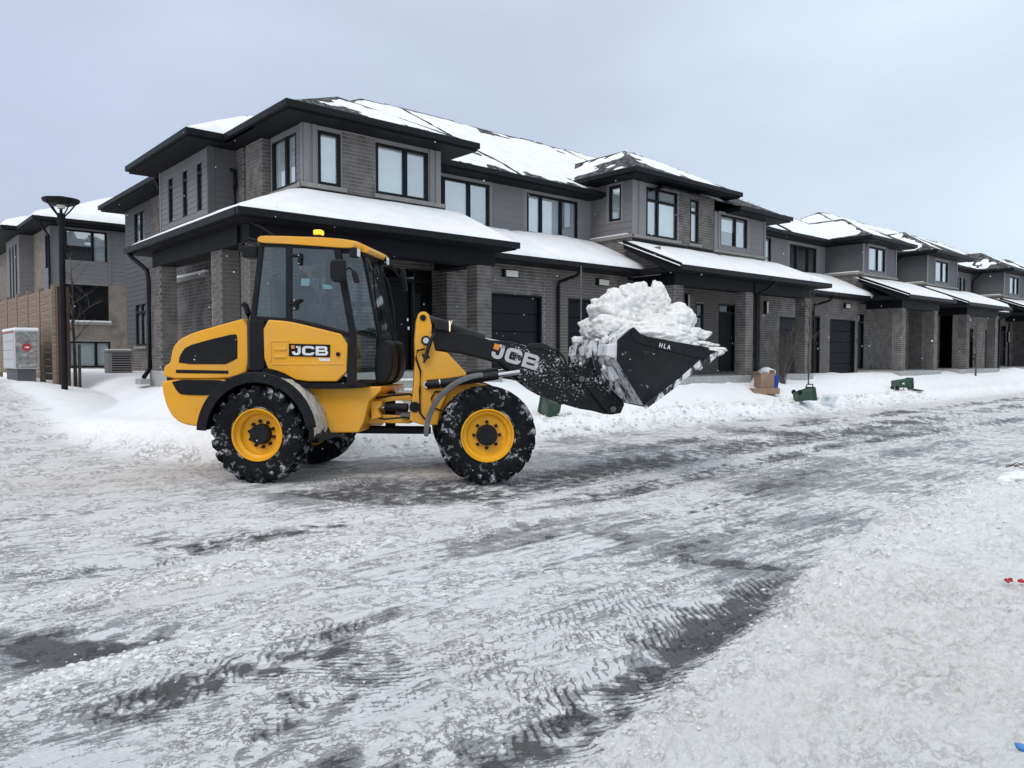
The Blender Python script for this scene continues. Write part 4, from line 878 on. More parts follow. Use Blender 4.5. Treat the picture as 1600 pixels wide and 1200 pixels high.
    hh = math_('SUBTRACT', math_('MULTIPLY', n1, 1.0), math_('MULTIPLY', math_('MULTIPLY', icy, road_), .45)); hh = math_('ADD', hh, math_('MULTIPLY', n3, .25)); hh = math_('MULTIPLY', hh, math_('ADD', math_('MULTIPLY', road_, .85), .15)); hh = math_('ADD', hh, math_('MULTIPLY', n2, math_('MULTIPLY', road_, .5)))
    hh = math_('ADD', hh, math_('MULTIPLY', math_('MULTIPLY', rgh, math_('ADD', n1, n6)), .6))
    hh = math_('SUBTRACT', hh, math_('MULTIPLY', math_('MULTIPLY', crk, road_), .35)); hh = math_('ADD', hh, math_('MULTIPLY', math_('MULTIPLY', n5, road_), .45))
    ll(hh, bp.inputs['Height']); ll(bp.outputs[0], b.inputs['Normal']); return m
me.materials.append(ground_mat()); gr_ = bpy.data.objects.new('snowy_road', me); COL.objects.link(gr_); tag(gr_, kind='structure')
GI = (ths, rr_, Z)
def groundz(x, y):
    th = math.atan2(y, x); r = math.hypot(x, y); i = int(np.searchsorted(ths, th)); j = int(np.searchsorted(rr_, r)); return float(Z[min(j, nr-1), min(i, nc-1)])
def gpt(px, py):                                  # where the sight line of a picture point meets the modelled ground
    d = ray(px, py); d = d/d.xy.length; t = 3.0
    while t < 80:
        p = CAMV+d*t
        if p.z <= groundz(p.x, p.y): return p
        t += .04
    return CAMV+d*30

# ================================================================== NEIGHBOURING HOUSE, left background
NB = House('neighbouring_house', (6.1, 33, 1), 'taupe brick and siding house behind the wooden fence and street lamp at left', 'house', brick='brick_tan', mortar='mortar_tan', siding='siding')
YN = 32.9
n1 = NB.window('F', YN, 6.56, 8.0, 5.2, 6.42, mull=[7.5], lower=.45); n2 = NB.window('F', YN, 6.56, 8.02, 2.95, 4.36, mull=[7.02], dark=True)
n3 = NB.window('F', YN, 6.62, 8.06, 1.2, 2.2, mull=[7.55])
NB.facade('F', YN, 6.1, 8.05, 4.42, 6.5, [n1], clad='siding', pitch=.17); NB.facade('F', YN, 8.05, 16, 4.42, 6.5, [], clad='siding', pitch=.17)
NB.facade('F', YN, 6.1, 16, .3, 4.42, [n2, n3])
m = NB.mb(); NB.fb(m, 'F', YN, 8.02, 8.12, .017, .04, 4.42, 6.5); NB.part('corner_board', m, M['siding'])
m = NB.mb(); NB.fb(m, 'F', YN, 6.3, 8.12, 0, .1, 2.84, 2.93); NB.part('sill', m, M['stone']); m = NB.mb(); NB.fb(m, 'F', YN, 6.32, 8.1, .0, .09, 2.931, 3.0); NB.part('ledge_snow', m, M['snow_roof'], bevel=.02)
nw = NB.window('L', 6.1, 33.2, 33.9, 4.9, 6.25)
NB.facade('L', 6.1, YN, 34.3, 3.95, 6.5, [nw], clad='siding', pitch=.17); NB.facade('L', 6.1, YN, 34.3, .3, 3.95, []); NB.facade('L', 6.1, 34.3, 36.2, .3, 6.5, [])
hb = [NB.window('L', 5.6, y, y+.35, 3.7, 6.2) for y in (36.7, 37.4, 38.1)]
NB.facade('L', 5.6, 36.2, 39.2, 3.3, 6.5, hb, clad='siding', pitch=.17); NB.facade('L', 5.6, 36.2, 39.2, .3, 3.3, []); NB.facade('F', 36.2, 5.6, 6.1, 3.3, 6.5, [], clad='siding', pitch=.17); NB.facade('F', 36.2, 5.6, 6.1, .3, 3.3, [])
NB.facade('L', 6.1, 39.2, 46, .3, 6.5, [])
m = NB.mb(); m.box(5.5, 6.1, 36.1, 39.3, 3.25, 3.36); NB.part('sill', m, M['stone'])
m = NB.mb(); m.box(5.52, 6.1, 36.12, 39.28, 3.361, 3.44); NB.part('ledge_snow', m, M['snow_roof'], bevel=.02)
NB.slab(5.5, 16.6, 32.3, 46.5, 6.7); NB.slab(5.0, 8, 35.6, 39.8, 6.72, gut=('F', 'L'))
NB.hip(5.5, 16.6, 32.3, 46.5, 6.7, .42, thick=.22, seed=40, bare=.02); NB.hip(5.0, 12, 35.6, 39.8, 6.72, .42, thick=.22, seed=44, bare=.02)
NB.spout([(5.6, 32.25, 6.6), (5.7, 32.4, 6.4), (6.02, 32.82, 6.1), (6.04, 32.84, 1)])
m = NB.mb(); m.box(6.5, 15.9, 33.2, 45.8, .3, 6.6); NB.part('inner_wall', m, M['room'])
m = NB.mb(); m.path([(9.6+1.5, YN-.1, 1.5), (9.6+1.5, YN-.1, 2.1)], .07, 8); NB.part('vent_pipe', m, M['snow_roof'])
NB.done()
# a lower roof farther left
NC = House('distant_house', (-3, 46, 1), 'low dark house with snowy roof beyond the left fence, under the wooded hill', 'house', boards_single=False, bricks_single=0)
NC.facade('F', 46, -6, 4.4, .5, 4.3, [NC.window('F', 46, 1.5, 3.4, 2, 3.6, mull=[2.4], dark=True)]); NC.facade('L', 4.41, 46, 47, .5, 4.3)
m = NC.mb(); m.box(-6, 4.4, 46.01, 56, .5, 4.2); NC.part('inner_wall', m, M['siding_dark'])
NC.slab(-6.6, 5.0, 45.4, 57, 4.5); NC.hip(-6.6, 5.0, 45.4, 57, 4.5, .4, thick=.25, seed=50, bare=0); NC.done()

# ================================================================== FENCE, LAMP, MAILBOX, AC
fx = 3.75; fys = [20.0, 21.45, 22.95, 24.5, 26.1, 27.8, 29.6]
fn = empty('wooden_fence', (fx, 20, 1)); tag(fn, 'horizontal cedar board privacy fence stepping away behind the community mailbox', 'fence')
for i, y in enumerate(fys):
    top = 3.22+.02*i; m = MB(); m.box(-.055, .055, y-20-.05, y-20+.05, -.6, top-1+.02); m.build('post', M['cedar'], fn)
    if i < len(fys)-1:
        n = 13; h = 2.1/n
        for k in range(n):
            m = MB(); z0_ = top-1-.05-(k+1)*h; y1 = fys[i+1]
            m.box(-.035, -.015, -(y1-y-.12)/2, (y1-y-.12)/2, 0, h-.008)
            m.build('board', M['cedar'], fn, loc=(random.uniform(-.003, .003), (y+y1)/2-20, z0_))
m = MB(); m.box(-.07, .0, -.09, -.055, -.6, 2.22); m.build('end_board', M['cedar'], fn)
for k in range(4):
    m = MB(); m.box(.06, .62, -.03, .0, -.5, 2.15); 
m = MB(); m.box(.062, .30, -.03, .0, -.5, 2.2); m.build('gate_panel', M['cedar_dark'], fn)

lp = empty('street_lamp', (4.02, 20.35-1.6, gz(4.02, 18.75))); X_, Y_ = atd(100.5, 16.4); lp.location = (X_, Y_, 1.02)
tag(lp, 'tall black street lamp with inverted cone head standing in the snow at left', 'street lamp')
m = MB(); m.tube((0,0,-.3), (0,0,3.42), .066, .058, 16); o = m.build('pole', M['black'], lp); sharp(o)
m = MB(); m.tube((0,0,3.42), (0,0,3.62), .085, .075, 16); m.tube((0,0,3.6), (0,0,3.85), .03, .03, 10); o = m.build('collar', M['black'], lp); sharp(o)
for k in range(4):
    a = k*math.pi/2+.4; m = MB(); m.path([(.06*math.cos(a), .06*math.sin(a), 3.55), (.2*math.cos(a), .2*math.sin(a), 3.70), (.33*math.cos(a), .33*math.sin(a), 3.86)], .016, 6); m.build('bracket', M['black'], lp)
m = MB(); m.lathe([(3.80,.02),(3.79,.20),(3.85,.335),(3.90,.36),(3.92,.35),(3.95,.12),(3.97,.10),(3.975,.02)], 40, axis='z'); o = m.build('lamp_head', M['black'], lp); sharp(o, 50)
m = MB(); m.tube((0,0,3.72), (0,0,3.79), .07, .09, 14); m.build('lamp_glass', M['lampglass'], lp)

M['cmb'] = mat('cmb', (.52, .54, .55), .4, var=.06)
def logo_mat():
    m = bpy.data.materials.new('mailbox_art'); m.use_nodes = True; nn = m.node_tree.nodes; ll = m.node_tree.links.new; b = nn['Principled BSDF']; b.inputs['Roughness'].default_value = .5
    tc_ = nn.new('ShaderNodeTexCoord'); n = nn.new('ShaderNodeTexNoise'); n.inputs['Scale'].default_value = 5; n.inputs['Detail'].default_value = 6; mp_ = nn.new('ShaderNodeMapping'); mp_.inputs['Scale'].default_value = (1.4, 1, 2.6)
    ll(tc_.outputs['Object'], mp_.inputs[0]); ll(mp_.outputs[0], n.inputs[0])
    r = nn.new('ShaderNodeValToRGB'); r.color_ramp.elements[0].position = .38; r.color_ramp.elements[0].color = (.12, .15, .14, 1); r.color_ramp.elements[1].position = .62; r.color_ramp.elements[1].color = (.34, .38, .37, 1)
    e = r.color_ramp.elements.new(.47); e.color = (.24, .28, .26, 1); e = r.color_ramp.elements.new(.535); e.color = (.26, .12, .13, 1); e = r.color_ramp.elements.new(.56); e.color = (.30, .34, .33, 1)
    ll(n.outputs[0], r.inputs[0]); ll(r.outputs[0], b.inputs['Base Color']); return m
mbz = 1.22; mb_ = empty('community_mailbox', (2.95, 19.9, mbz)); tag(mb_, 'grey community mailbox with round red postal emblem and snow on top, beside fence', 'mailbox')
m = MB(); m.box(0, .46, 0, 1.5, .12, .95); m.build('cabinet', M['cmb'], mb_, bevel=.015)
m = MB(); m.box(.02, .44, -.006, -.001, .14, .93); m.build('side_panel', logo_mat(), mb_)
for j in range(4):
    for k in range(7):
        m = MB(); m.box(-.014, -.001, -.09, .09, 0, .17); m.build('box_door', M['cmb'], mb_, bevel=.006, loc=(0, .14+k*.2, .14+j*.2))
m = MB(); m.box(-.01, -.002, .03, 1.47, .925, .948); m.build('red_stripe', mat('red', (.42, .03, .03), .5), mb_)
m = MB(); m.lathe([(-.012,0),(-.012,.085),(-.007,.088)], 32, axis='y'); M['red'] = bpy.data.materials['red']; M['white_flat'] = mat('white_flat', (.8, .8, .8), .6); em = m.build('emblem', M['red'], mb_, loc=(.23, 0, .60))
m = MB(); m.prism([(-.055,-.005),(.0,.018),(.058,.002),(.02,-.028),(.0,-.012)], -.016, -.0125); m.build('emblem_wing', M['white_flat'], em)
m = MB(); m.box(.05, .41, .05, 1.45, -.4, .119); m.build('base', M['siding_dark'], mb_)
m = MB(); m.box(-.02, .48, -.03, 1.53, .952, 1.03); m.build('snow_cap', M['snow_roof'], mb_, bevel=.04, seg=4)

ax_, ay_ = atd(185, 21.5); ac = empty('air_conditioner', (ax_, ay_, 1.12), R(-6)); tag(ac, 'grey outdoor air conditioner with louvred sides standing in snow by the corner townhouse', 'air conditioner')
m = MB(); m.box(-.31, .31, -.31, .31, .03, .62); m.build('housing', M['trim'], ac, bevel=.04, seg=3)
m = MB(); m.box(-.325, .325, -.325, .325, .60, .66); m.build('lid', M['siding'], ac, bevel=.03)
for k in range(8):
    m = MB(); m.box(-.20, .27, -.328, -.312, .07+k*.065, .10+k*.065); m.build('louvre', M['trim'], ac)
m = MB(); m.box(-.20, .27, -.3115, -.3105, .06, .58); m.build('grille_shadow', M['black'], ac)
m = MB(); m.box(-.30, .30, -.30, .30, .661, .70); m.build('snow_cap', M['snow_roof'], ac, bevel=.02)

# ================================================================== TREES
def tree(name, loc, h, r, label, cat, seed, lean=0, spread=.45, levels=4, fork=.35, n=3, group=None, thin=1.0, up=.0):
    rnd = random.Random(seed); root = empty(name, loc); tag(root, label, cat, group)
    t = MB(); c = MB()
    top = Vector((lean*h, 0, h)); pts = [Vector((0, 0, -.3))]
    for i in range(1, 9):
        f = i/8; pts.append(Vector((lean*h*f+rnd.uniform(-.012, .012)*h*.4, rnd.uniform(-.012, .012)*h*.4, h*f)))
    t.path(pts, [r*(1-.85*i/8) for i in range(9)], 8)
    def br(p, d, l, rr, lev):
        q = p; dd = d.copy(); k = 4; P = [p]
        for i in range(k):
            dd = (dd+Vector((rnd.uniform(-.2, .2), rnd.uniform(-.2, .2), rnd.uniform(-.08, .16)+up))).normalized(); q = q+dd*l/k; P.append(q)
        c.path(P, [max(rr*(1-.7*i/k), .0022) for i in range(k+1)], 4 if lev > 1 else 5)
        if lev < levels:
            for i in range(rnd.choice((2, 3, 3))):
                j = rnd.randint(1, k); a = Vector((rnd.uniform(-1, 1), rnd.uniform(-1, 1), rnd.uniform(-.1, .8))).normalized()
                br(P[j], (dd*.7+a*.6).normalized(), l*rnd.uniform(.45, .7), rr*.5, lev+1)
    m_ = int(h*n)
    for i in range(m_):
        f = fork+(1-fork)*(i+rnd.random()*.5)/m_; p = pts[0].lerp(top, 1); idx = min(int(f*8), 7); p = pts[idx].lerp(pts[idx+1], f*8-idx)
        a = i*2.4+rnd.random(); d = Vector((math.cos(a)*spread, math.sin(a)*spread, .55+up)).normalized()
        br(p, d, h*.30*(1.25-f)*thin, r*.32*(1.2-f)+.004, 1)
    t.build('trunk', M['bark'], root, smooth=True); c.build('crown', M['bark'], root)
    return root
x, y = atd(118, 18.3); tree('young_tree', (x, y, .95), 3.0, .045, 'bare young tree beside a wooden stake behind the black street lamp', 'tree', 5, lean=-.02, spread=.7, fork=.35, n=4, levels=3)
x, y = atd(124.5, 18.2); sk = MB(); sk.box(-.03, .03, -.02, .02, -.3, .95); o = sk.build('tree_stake', M['bark'], None, loc=(x, y, .95)); tag(o, 'short wooden stake in the snow next to the bare young tree', 'stake')
g_ = gpt(1263, 599); tree('young_tree', g_, 3.3, .04, 'bare slender sapling growing in the lawn beside the cardboard box', 'tree', 9, lean=.01, spread=.5, fork=.3, n=4, levels=3, thin=.8)
g_ = gpt(1524, 586); tree('young_tree', g_, 3.1, .045, 'bare forked sapling before the sixth townhouse at far right', 'tree', 15, lean=.0, spread=.6, fork=.35, n=4, levels=3)
# bushy shrub
def shrub(loc, h, label, seed):
    rnd = random.Random(seed); root = empty('bare_shrub', loc); tag(root, label, 'shrub'); c = MB()
    for i in range(46):
        a = rnd.uniform(0, 6.28); sp = rnd.uniform(.05, .42); P = [Vector((rnd.uniform(-.1, .1), rnd.uniform(-.1, .1), -.1))]; d = Vector((math.cos(a)*sp, math.sin(a)*sp, 1)).normalized(); L_ = h*rnd.uniform(.6, 1)
        for k in range(5):
            d = (d+Vector((rnd.uniform(-.12, .12), rnd.uniform(-.12, .12), 0))).normalized(); P.append(P[-1]+d*L_/5)
            if k > 1: c.path([P[-1], P[-1]+(d+Vector((rnd.uniform(-.8, .8), rnd.uniform(-.8, .8), 0))).normalized()*L_*.22], .003, 3)
        c.path(P, [.009, .008, .007, .006, .004, .003], 4)
    c.build('stems', M['bark'], root)
x, y = atd(1222, 24.6); shrub((x, y, .85), 2.0, 'bare many stemmed shrub growing against the third townhouse', 3)
# ================================================================== WASTE CARTS AND LITTER
M['green'] = mat('green', (.014, .055, .032), .5, var=.15, bump=.1, dust=.15)
M['green_dark'] = mat('green_dark', (.008, .03, .018), .5, var=.1)
M['card'] = mat('card', (.28, .19, .13), .85, var=.2, scale=4)
M['blue'] = mat('blue', (.012, .05, .32), .45)
M['bag'] = mat('bag', (.62, .66, .70), .35, var=.15, bump=1, bscale=12)
M['clearbox'] = glass_mat('clearbox', (.9, .93, .95), .12, .2, (.75, .8, .84), dirt=.5)
M['white'] = mat('white', (.72, .72, .72), .5)
def cart(loc, rot, label, lid_open=None, lh=.58):
    """small wheeled organics cart; local frame: stands on z, hinge side +x"""
    root = empty('green_cart', loc); root.rotation_euler = rot; tag(root, label, 'green bin', 'green carts knocked over along the kerb')
    bm = bmesh.new()
    def ring(w, d, z, r=.035):
        vs = []
        for sx, sy in ((1,1),(-1,1),(-1,-1),(1,-1)):
            for k in range(4):
                a = {(1,1):0,(-1,1):90,(-1,-1):180,(1,-1):270}[(sx,sy)]+k*30; vs.append(bm.verts.new((sx*(w-r)+r*math.cos(R(a)), sy*(d-r)+r*math.sin(R(a)), z)))
        return vs
    lv = [(.125,.14,0),(.135,.15,.06),(.17,.185,.50),(.195,.21,.505),(.195,.21,.54),(.165,.18,.545),(.12,.13,.03)]
    rs = [ring(a, b, z*lh/.54*.54/.54) for a, b, z in lv]
    for p, q in zip(rs, rs[1:]):
        for k in range(16): bm.faces.new((p[k], p[(k+1) % 16], q[(k+1) % 16], q[k]))
    bm.faces.new(rs[0][::-1]); bm.faces.new(rs[-1])
    me = bpy.data.meshes.new('bin_body'); bm.to_mesh(me); bm.free(); me.materials.append(M['green']); o = bpy.data.objects.new('bin_body', me); COL.objects.link(o); o.parent = root; sharp(o, 40)
    ld = MB(); ld.box(-.40, .0, -.215, .215, 0, .035); l = ld.build('lid', M['green_dark' if lid_open else 'green'], root, bevel=.015, loc=(.20, 0, lh)); l.rotation_euler = (0, R(lid_open or 0), 0)
    h = MB(); h.path([(.19,-.15,.47),(.26,-.15,.50),(.27,-.10,.52),(.27,.10,.52),(.26,.15,.50),(.19,.15,.47)], .016, 6); h.build('handle', M['green_dark'], root)
    for sgn in (-1, 1):
        wv = MB(); wv.lathe([(-.02,0),(-.02,.06),(-.012,.07),(.012,.07),(.02,.06),(.02,0)], 16, axis='y'); wv.build('wheel', M['black'], root, loc=(.13, sgn*.15, .05))
    em = MB(); em.prism([(-.02,-.05),(-.045,.03),(-.03,.06),(-.008,.01),(.0,.055),(.03,.07),(.012,.0),(.025,-.045)], -.001, .001); e_ = em.build('emblem', M['white'], root, loc=(0, -.174, .28)); e_.rotation_euler = (R(-4), 0, 0)
    return root
g_ = gpt(1247, 631); cart(g_+Vector((.10, .12, .19)), (R(8), R(-80), R(-36+180)), 'tipped green cart nearest the cardboard box, closed lid to the left', None, .50)
g_ = gpt(1400, 609); cart(g_+Vector((0, .1, .20)), (0, R(86), R(-36)), 'green cart lying on its side with lid flopped open onto snow, right of the others', 105, .66)
g_ = gpt(884, 656); cart(g_+Vector((-.1, .25, .20)), (R(-80), R(8), R(-30)), 'green cart lying half buried in snow behind the loader arm, left of the bucket', 12, .50)
g_ = gpt(1204, 614); bx = empty('cardboard_box', g_+Vector((0, .2, .02)), R(-30)); GB = bx.location.copy(); tag(bx, 'open brown cardboard box standing in a flattened box tray on the snow', 'cardboard box')
for (a, b, c, d) in ((-.24,.20,-.2,-.193),(-.24,.20,.193,.2),(-.24,-.233,-.193,.193),(.193,.20,-.193,.193)):
    m = MB(); m.box(a, b, c, d, .12, .56); m.build('panel', M['card'], bx)
m = MB(); m.prism([(-.24,.56),(-.235,.56),(-.30,.62),(-.305,.615)], -.19, .19); m.prism([(.2,.56),(.205,.56),(.23,.66),(.225,.66)], -.19, .19); m.build('flap', M['card'], bx)
m = MB(); m.box(-.23, .19, -.19, .19, .125, .42); m.build('contents', M['card'], bx)
for (a, b, c, d) in ((-.52,.30,-.33,-.32),(-.52,.30,.25,.26),(-.53,-.52,-.33,.26),(.30,.31,-.33,.26)):
    m = MB(); m.box(a, b, c, d, -.05, .13); m.build('tray_side', M['card'], bx)
m = MB(); m.box(-.52, .30, -.32, .25, -.05, .0); m.build('tray_base', M['card'], bx)
bl = empty('blue_bin', GB+RT*.30+FW*.38+Vector((0, 0, .0)), R(-35)); tag(bl, 'blue recycling box beside the open brown cardboard box', 'recycling bin')
m = MB(); m.add([(-.14,-.18,0),(.14,-.18,0),(.14,.18,0),(-.14,.18,0),(-.19,-.23,.5),(.19,-.23,.5),(.19,.23,.5),(-.19,.23,.5),(-.17,-.21,.5),(.17,-.21,.5),(.17,.21,.5),(-.17,.21,.5),(-.13,-.17,.05),(.13,-.17,.05),(.13,.17,.05),(-.13,.17,.05)],
  [(0,3,2,1)]+[(i,(i+1)%4,(i+1)%4+4,i+4) for i in range(4)]+[(i+4,(i+1)%4+4,(i+1)%4+8,i+8) for i in range(4)]+[(i+8,(i+1)%4+8,(i+1)%4+12,i+12) for i in range(4)]+[(12,13,14,15)]); m.build('bin_body', M['blue'], bl)
m = MB(); m.box(-.2,.2,-.24,.24,.47,.5); m.build('rim', M['blue'], bl)
def blob(name, r, sc, mats_, seed, amp=.25, sub=3, freq=1.3, loc=(0, 0, 0), parent=None, flat=None):
    bm = bmesh.new(); bmesh.ops.create_icosphere(bm, subdivisions=sub, radius=1)
    for v in bm.verts:
        n = float(fbm(np.array([v.co.x*freq+seed+v.co.z*.9]), np.array([v.co.y*freq-seed+v.co.z*1.3]), 4)[0]); v.co *= r*(1+amp*n*2)
        v.co.x *= sc[0]; v.co.y *= sc[1]; v.co.z *= sc[2]
        if flat is not None and v.co.z < flat: v.co.z = flat
    me = bpy.data.meshes.new(name); bm.to_mesh(me); bm.free(); me.materials.append(mats_); me.polygons.foreach_set('use_smooth', [True]*len(me.polygons))
    o = bpy.data.objects.new(name, me); COL.objects.link(o); o.location = loc
    if parent: o.parent = parent
    return o
o = blob('plastic_bag', .24, (1.15, 1, .75), M['bag'], 5, .3, loc=GB+RT*.16+FW*.36+Vector((0, 0, .56))); tag(o, 'pale plastic bag heaped on top of the box and blue bin', 'bag')
g_ = gpt(1297, 632); cb = empty('clear_tote', g_+Vector((0, 0, .10)), R(-25)); cb.rotation_euler = (R(-62), 0, R(-30)); tag(cb, 'clear plastic tote with a paper label lying in roadside snow', 'plastic box')
m = MB(); m.box(-.2,.2,-.14,.14,0,.16); m.build('tote_body', M['clearbox'], cb, bevel=.02); m = MB(); m.box(-.08,.08,-.10,.10,.162,.165); m.build('paper_label', M['blind_dim'], cb)
ch = empty('porch_chair', (41.9, 13.6, 1.12), R(20)); tag(ch, 'black armchair on the lit porch of the fifth townhouse', 'chair')
for a, b in ((-.25,-.25),(.25,-.25),(-.25,.25),(.25,.25)): m = MB(); m.tube((a,b,0),(a,b,.6 if b < 0 else .85),.02,n=6); m.build('leg', M['black'], ch)
m = MB(); m.box(-.26,.26,-.26,.26,.38,.44); m.build('seat', M['black'], ch, bevel=.02); m = MB(); m.box(-.26,.26,.22,.27,.5,.88); m.build('backrest', M['black'], ch, bevel=.02)
for sg in (-1,1): m = MB(); m.box(sg*.25-.025,sg*.25+.025,-.27,.25,.6,.64); m.build('armrest', M['black'], ch, bevel=.01)
# twigs, red scrap, blue scrap
g0 = gpt(1582, 742)+Vector((0, 0, .08)); tw = empty('fallen_twigs', g0); tag(tw, 'dark broken twigs sticking out of a snow lump at the right edge', 'twigs'); rnd = random.Random(2)
for i in range(6):
    m = MB(); a = R(-40)+rnd.uniform(-.6, .6); p = Vector((rnd.uniform(-.2,.2), rnd.uniform(-.15,.15), rnd.uniform(-.02,.05))); P = [p]
    for k in range(5): P.append(P[-1]+Vector((math.cos(a)*.13, math.sin(a)*.13, rnd.uniform(-.05,.06)))); a += rnd.uniform(-.3,.3)
    m.path(P, [.008,.007,.006,.005,.004,.003], 5); m.build('twig', M['bark'], tw)
g0 = gpt(1586, 916); rs_ = MB()
for i in range(9):
    a = rnd.uniform(0, 6.28); c0 = Vector((rnd.uniform(-.07,.07), rnd.uniform(-.025,.025), .01)); rs_.prism([(c0.x,c0.y),(c0.x+.03*math.cos(a),c0.y+.03*math.sin(a)),(c0.x+.022*math.cos(a+1),c0.y+.02*math.sin(a+1))], .0, .012+i*.001, plane='xy')
o = rs_.build('red_scrap', M['red'], None, loc=g0+Vector((0,0,.03))); o.rotation_euler = (0,0,R(-41)); tag(o, 'small torn red scrap lying on the snow at the right edge', 'litter')
g0 = gpt(1602, 1178); o = blob('blue_scrap', .022, (1, 1.8, .5), mat('blue_light', (.05, .22, .55), .4), 8, .4, 2, loc=g0+Vector((0,0,.02))); tag(o, 'crumpled bright blue scrap at the bottom right corner', 'litter')

# ================================================================== WHEEL LOADER
M['yellow'] = mat('yellow_paint', (.78, .365, .014), .34, var=.05, scale=1.5, coat=.12, spec=.35, dust=.26)
M['lblack'] = mat('black_plastic', (.007, .0075, .010), .5, var=.2, spec=.18, dust=.035)
M['larm'] = mat('arm_paint', (.008, .0085, .011), .42, var=.2, spec=.3, dust=.03)
M['larm_salt'] = mat('arm_salted', (.008, .0085, .011), .45, var=.2, spec=.25, snow=.25, snow_scale=38, thr=.60, sx_range=(2.75, 3.25))
M['rubber'] = mat('rubber', (.007, .0075, .010), .8, var=.3, snow=1.0, snow_scale=6, spec=.15, thr=.68, soft=.13, snowcol=(.55, .56, .58))
M['rubber_side'] = mat('rubber_side', (.007, .0075, .010), .75, var=.3, snow=.5, snow_scale=7, spec=.15, thr=.64, soft=.12, snowcol=(.5, .51, .53))
M['rim'] = mat('rim_paint', (.80, .38, .014), .36, var=.05, spec=.35, snow=.2, snow_scale=9, thr=.66)
M['bucket'] = mat('bucket_side', (.007, .008, .011), .42, var=.4, scale=4, snow=.3, snow_scale=6, thr=.69, spec=.2, dust=.05)
M['bucket_back'] = mat('bucket_back', (.010, .010, .013), .5, snow=1.85, snow_scale=9.0, thr=.72, sstretch=(1, 1, .22))
M['bucket_rib'] = mat('bucket_rib', (.010, .010, .013), .5, snow=1.2, snow_scale=8.0, thr=.66, sstretch=(1, 1, .35))
M['fender_grey'] = mat('fender_dusty', (.10, .105, .11), .7, var=.3, scale=6, dust=.3)
M['cabglass'] = glass_mat('cabglass', (.72, .81, .83), .07, .03, (.25, .30, .31), dirt=.05)
M['interior'] = mat('interior', (.03, .03, .033), .7, var=.3)
M['orange'] = mat('orange_lens', (.9, .35, .02), .25, emit=(1, .42, .02, 1.6))
M['orange_flat'] = mat('orange_print', (.75, .25, .02), .5)
M['letter'] = mat('letter_white', (.70, .71, .72), .5, var=.05)
M['letter_salt'] = mat('letter_salted', (.66, .67, .68), .5, var=.25, scale=40, col2=(.5, .5, .5))
M['paper'] = mat('paper_sticker', (.45, .68, .70), .7, var=.05)
AR, AF = YAW-90-7, YAW-90+8                       # headings of the rear and the front half (articulated)
def dirs(a): return Vector((math.cos(R(a)), math.sin(R(a)), 0)), Vector((-math.sin(R(a)), math.cos(R(a)), 0))
xr, yr = dirs(AR); xf, yf = dirs(AF)
HWd = 1.1
p_ = atd(399, 9.68); ORg = Vector((p_[0], p_[1], 0))+yr*HWd
p_ = atd(762, 9.60); OFg = Vector((p_[0], p_[1], 0))+yf*HWd
LD = empty('wheel_loader', ORg, R(AR)); tag(LD, 'yellow and black articulated wheel loader carrying a raised bucket of snow across the road', 'wheel loader')
MR = Matrix.Translation(ORg) @ Matrix.Rotation(R(AR), 4, 'Z'); MF = Matrix.Translation(OFg) @ Matrix.Rotation(R(AF), 4, 'Z')
RF = MR.inverted() @ MF                           # front half expressed in the frame of the rear half
def P(px, py, y, unit=0):
    Mi = (MF if unit else MR).inverted(); o = Mi @ CAMV; d = Mi.to_3x3() @ ray(px, py); t = (y-o.y)/d.y; q = o+d*t; return (q.x, q.z)
def PP(pts, y, unit=0): return [P(a, b, y, unit) for a, b in pts]
def lmb(unit=0): m = MB(); m.T = RF if unit else None; return m
def plate(name, pts, y0, y1, mt, unit=0, yref=None, bevel=.01, seg=2, both=False, parent=None):
    pr = PP(pts, y0 if yref is None else yref, unit); m = lmb(unit); m.prism(pr, y0, y1); o = m.build(name, M[mt], parent or LD, bevel=bevel, seg=seg)
    if both: m = lmb(unit); m.prism(pr, -y1, -y0); m.build(name, M[mt], parent or LD, bevel=bevel, seg=seg)
    return o
def smooth_poly(pts, n=3):                         # Chaikin rounding of an outline
    for _ in range(n):
        q = []
        for i in range(len(pts)):
            a, b = pts[i], pts[(i+1) % len(pts)]; q += [(a[0]*.8+b[0]*.2, a[1]*.8+b[1]*.2), (a[0]*.2+b[0]*.8, a[1]*.2+b[1]*.8)]
        pts = q
    return pts
# --- engine end
HW = .66
hood = plate('engine_hood', smooth_poly([(388,495),(340,508.5),(300,520),(280,530),(269,543),(265,568),(256,571),(254,592),(352,592),(372,587),(388,580)], 1), -HW, HW, 'yellow', bevel=.05, seg=4)
plate('grille', smooth_poly([(279,569),(281,556),(291,541),(330,530),(366,521.5),(371,524),(371,569)], 1), -HW-.012, -HW+.02, 'lblack', yref=-HW, bevel=.008, parent=hood)
plate('vent_slot', [(275,577.5),(357,579),(357,584),(275,583)], -HW-.008, -HW+.02, 'lblack', yref=-HW, bevel=.006, parent=hood)
plate('vent_slot', [(424,558),(449,558),(449,563),(424,563)], -.80, -.78, 'yellow', yref=-.80, bevel=.006) if False else None
cw = plate('counterweight', smooth_poly([(250,592),(252,612),(257,632),(266,650),(278,660),(292,665),(318,668),(340,668),(352,640),(372,592)], 1), -HW+.01, HW-.01, 'yellow', yref=-HW, bevel=.04, seg=4)
plate('side_recess', smooth_poly([(266,593),(360,594),(352,606),(330,618),(283,617),(276,611)], 1), -HW-.006, -HW+.03, 'lblack', yref=-HW, bevel=.01, parent=cw)
m = lmb(); x0_ = P(262, 600, 0)[0]; m.box(x0_+.25, x0_+.4, -.45, .45, .95, 1.35); m.build('radiator_grille', M['lblack'], LD, bevel=.02)
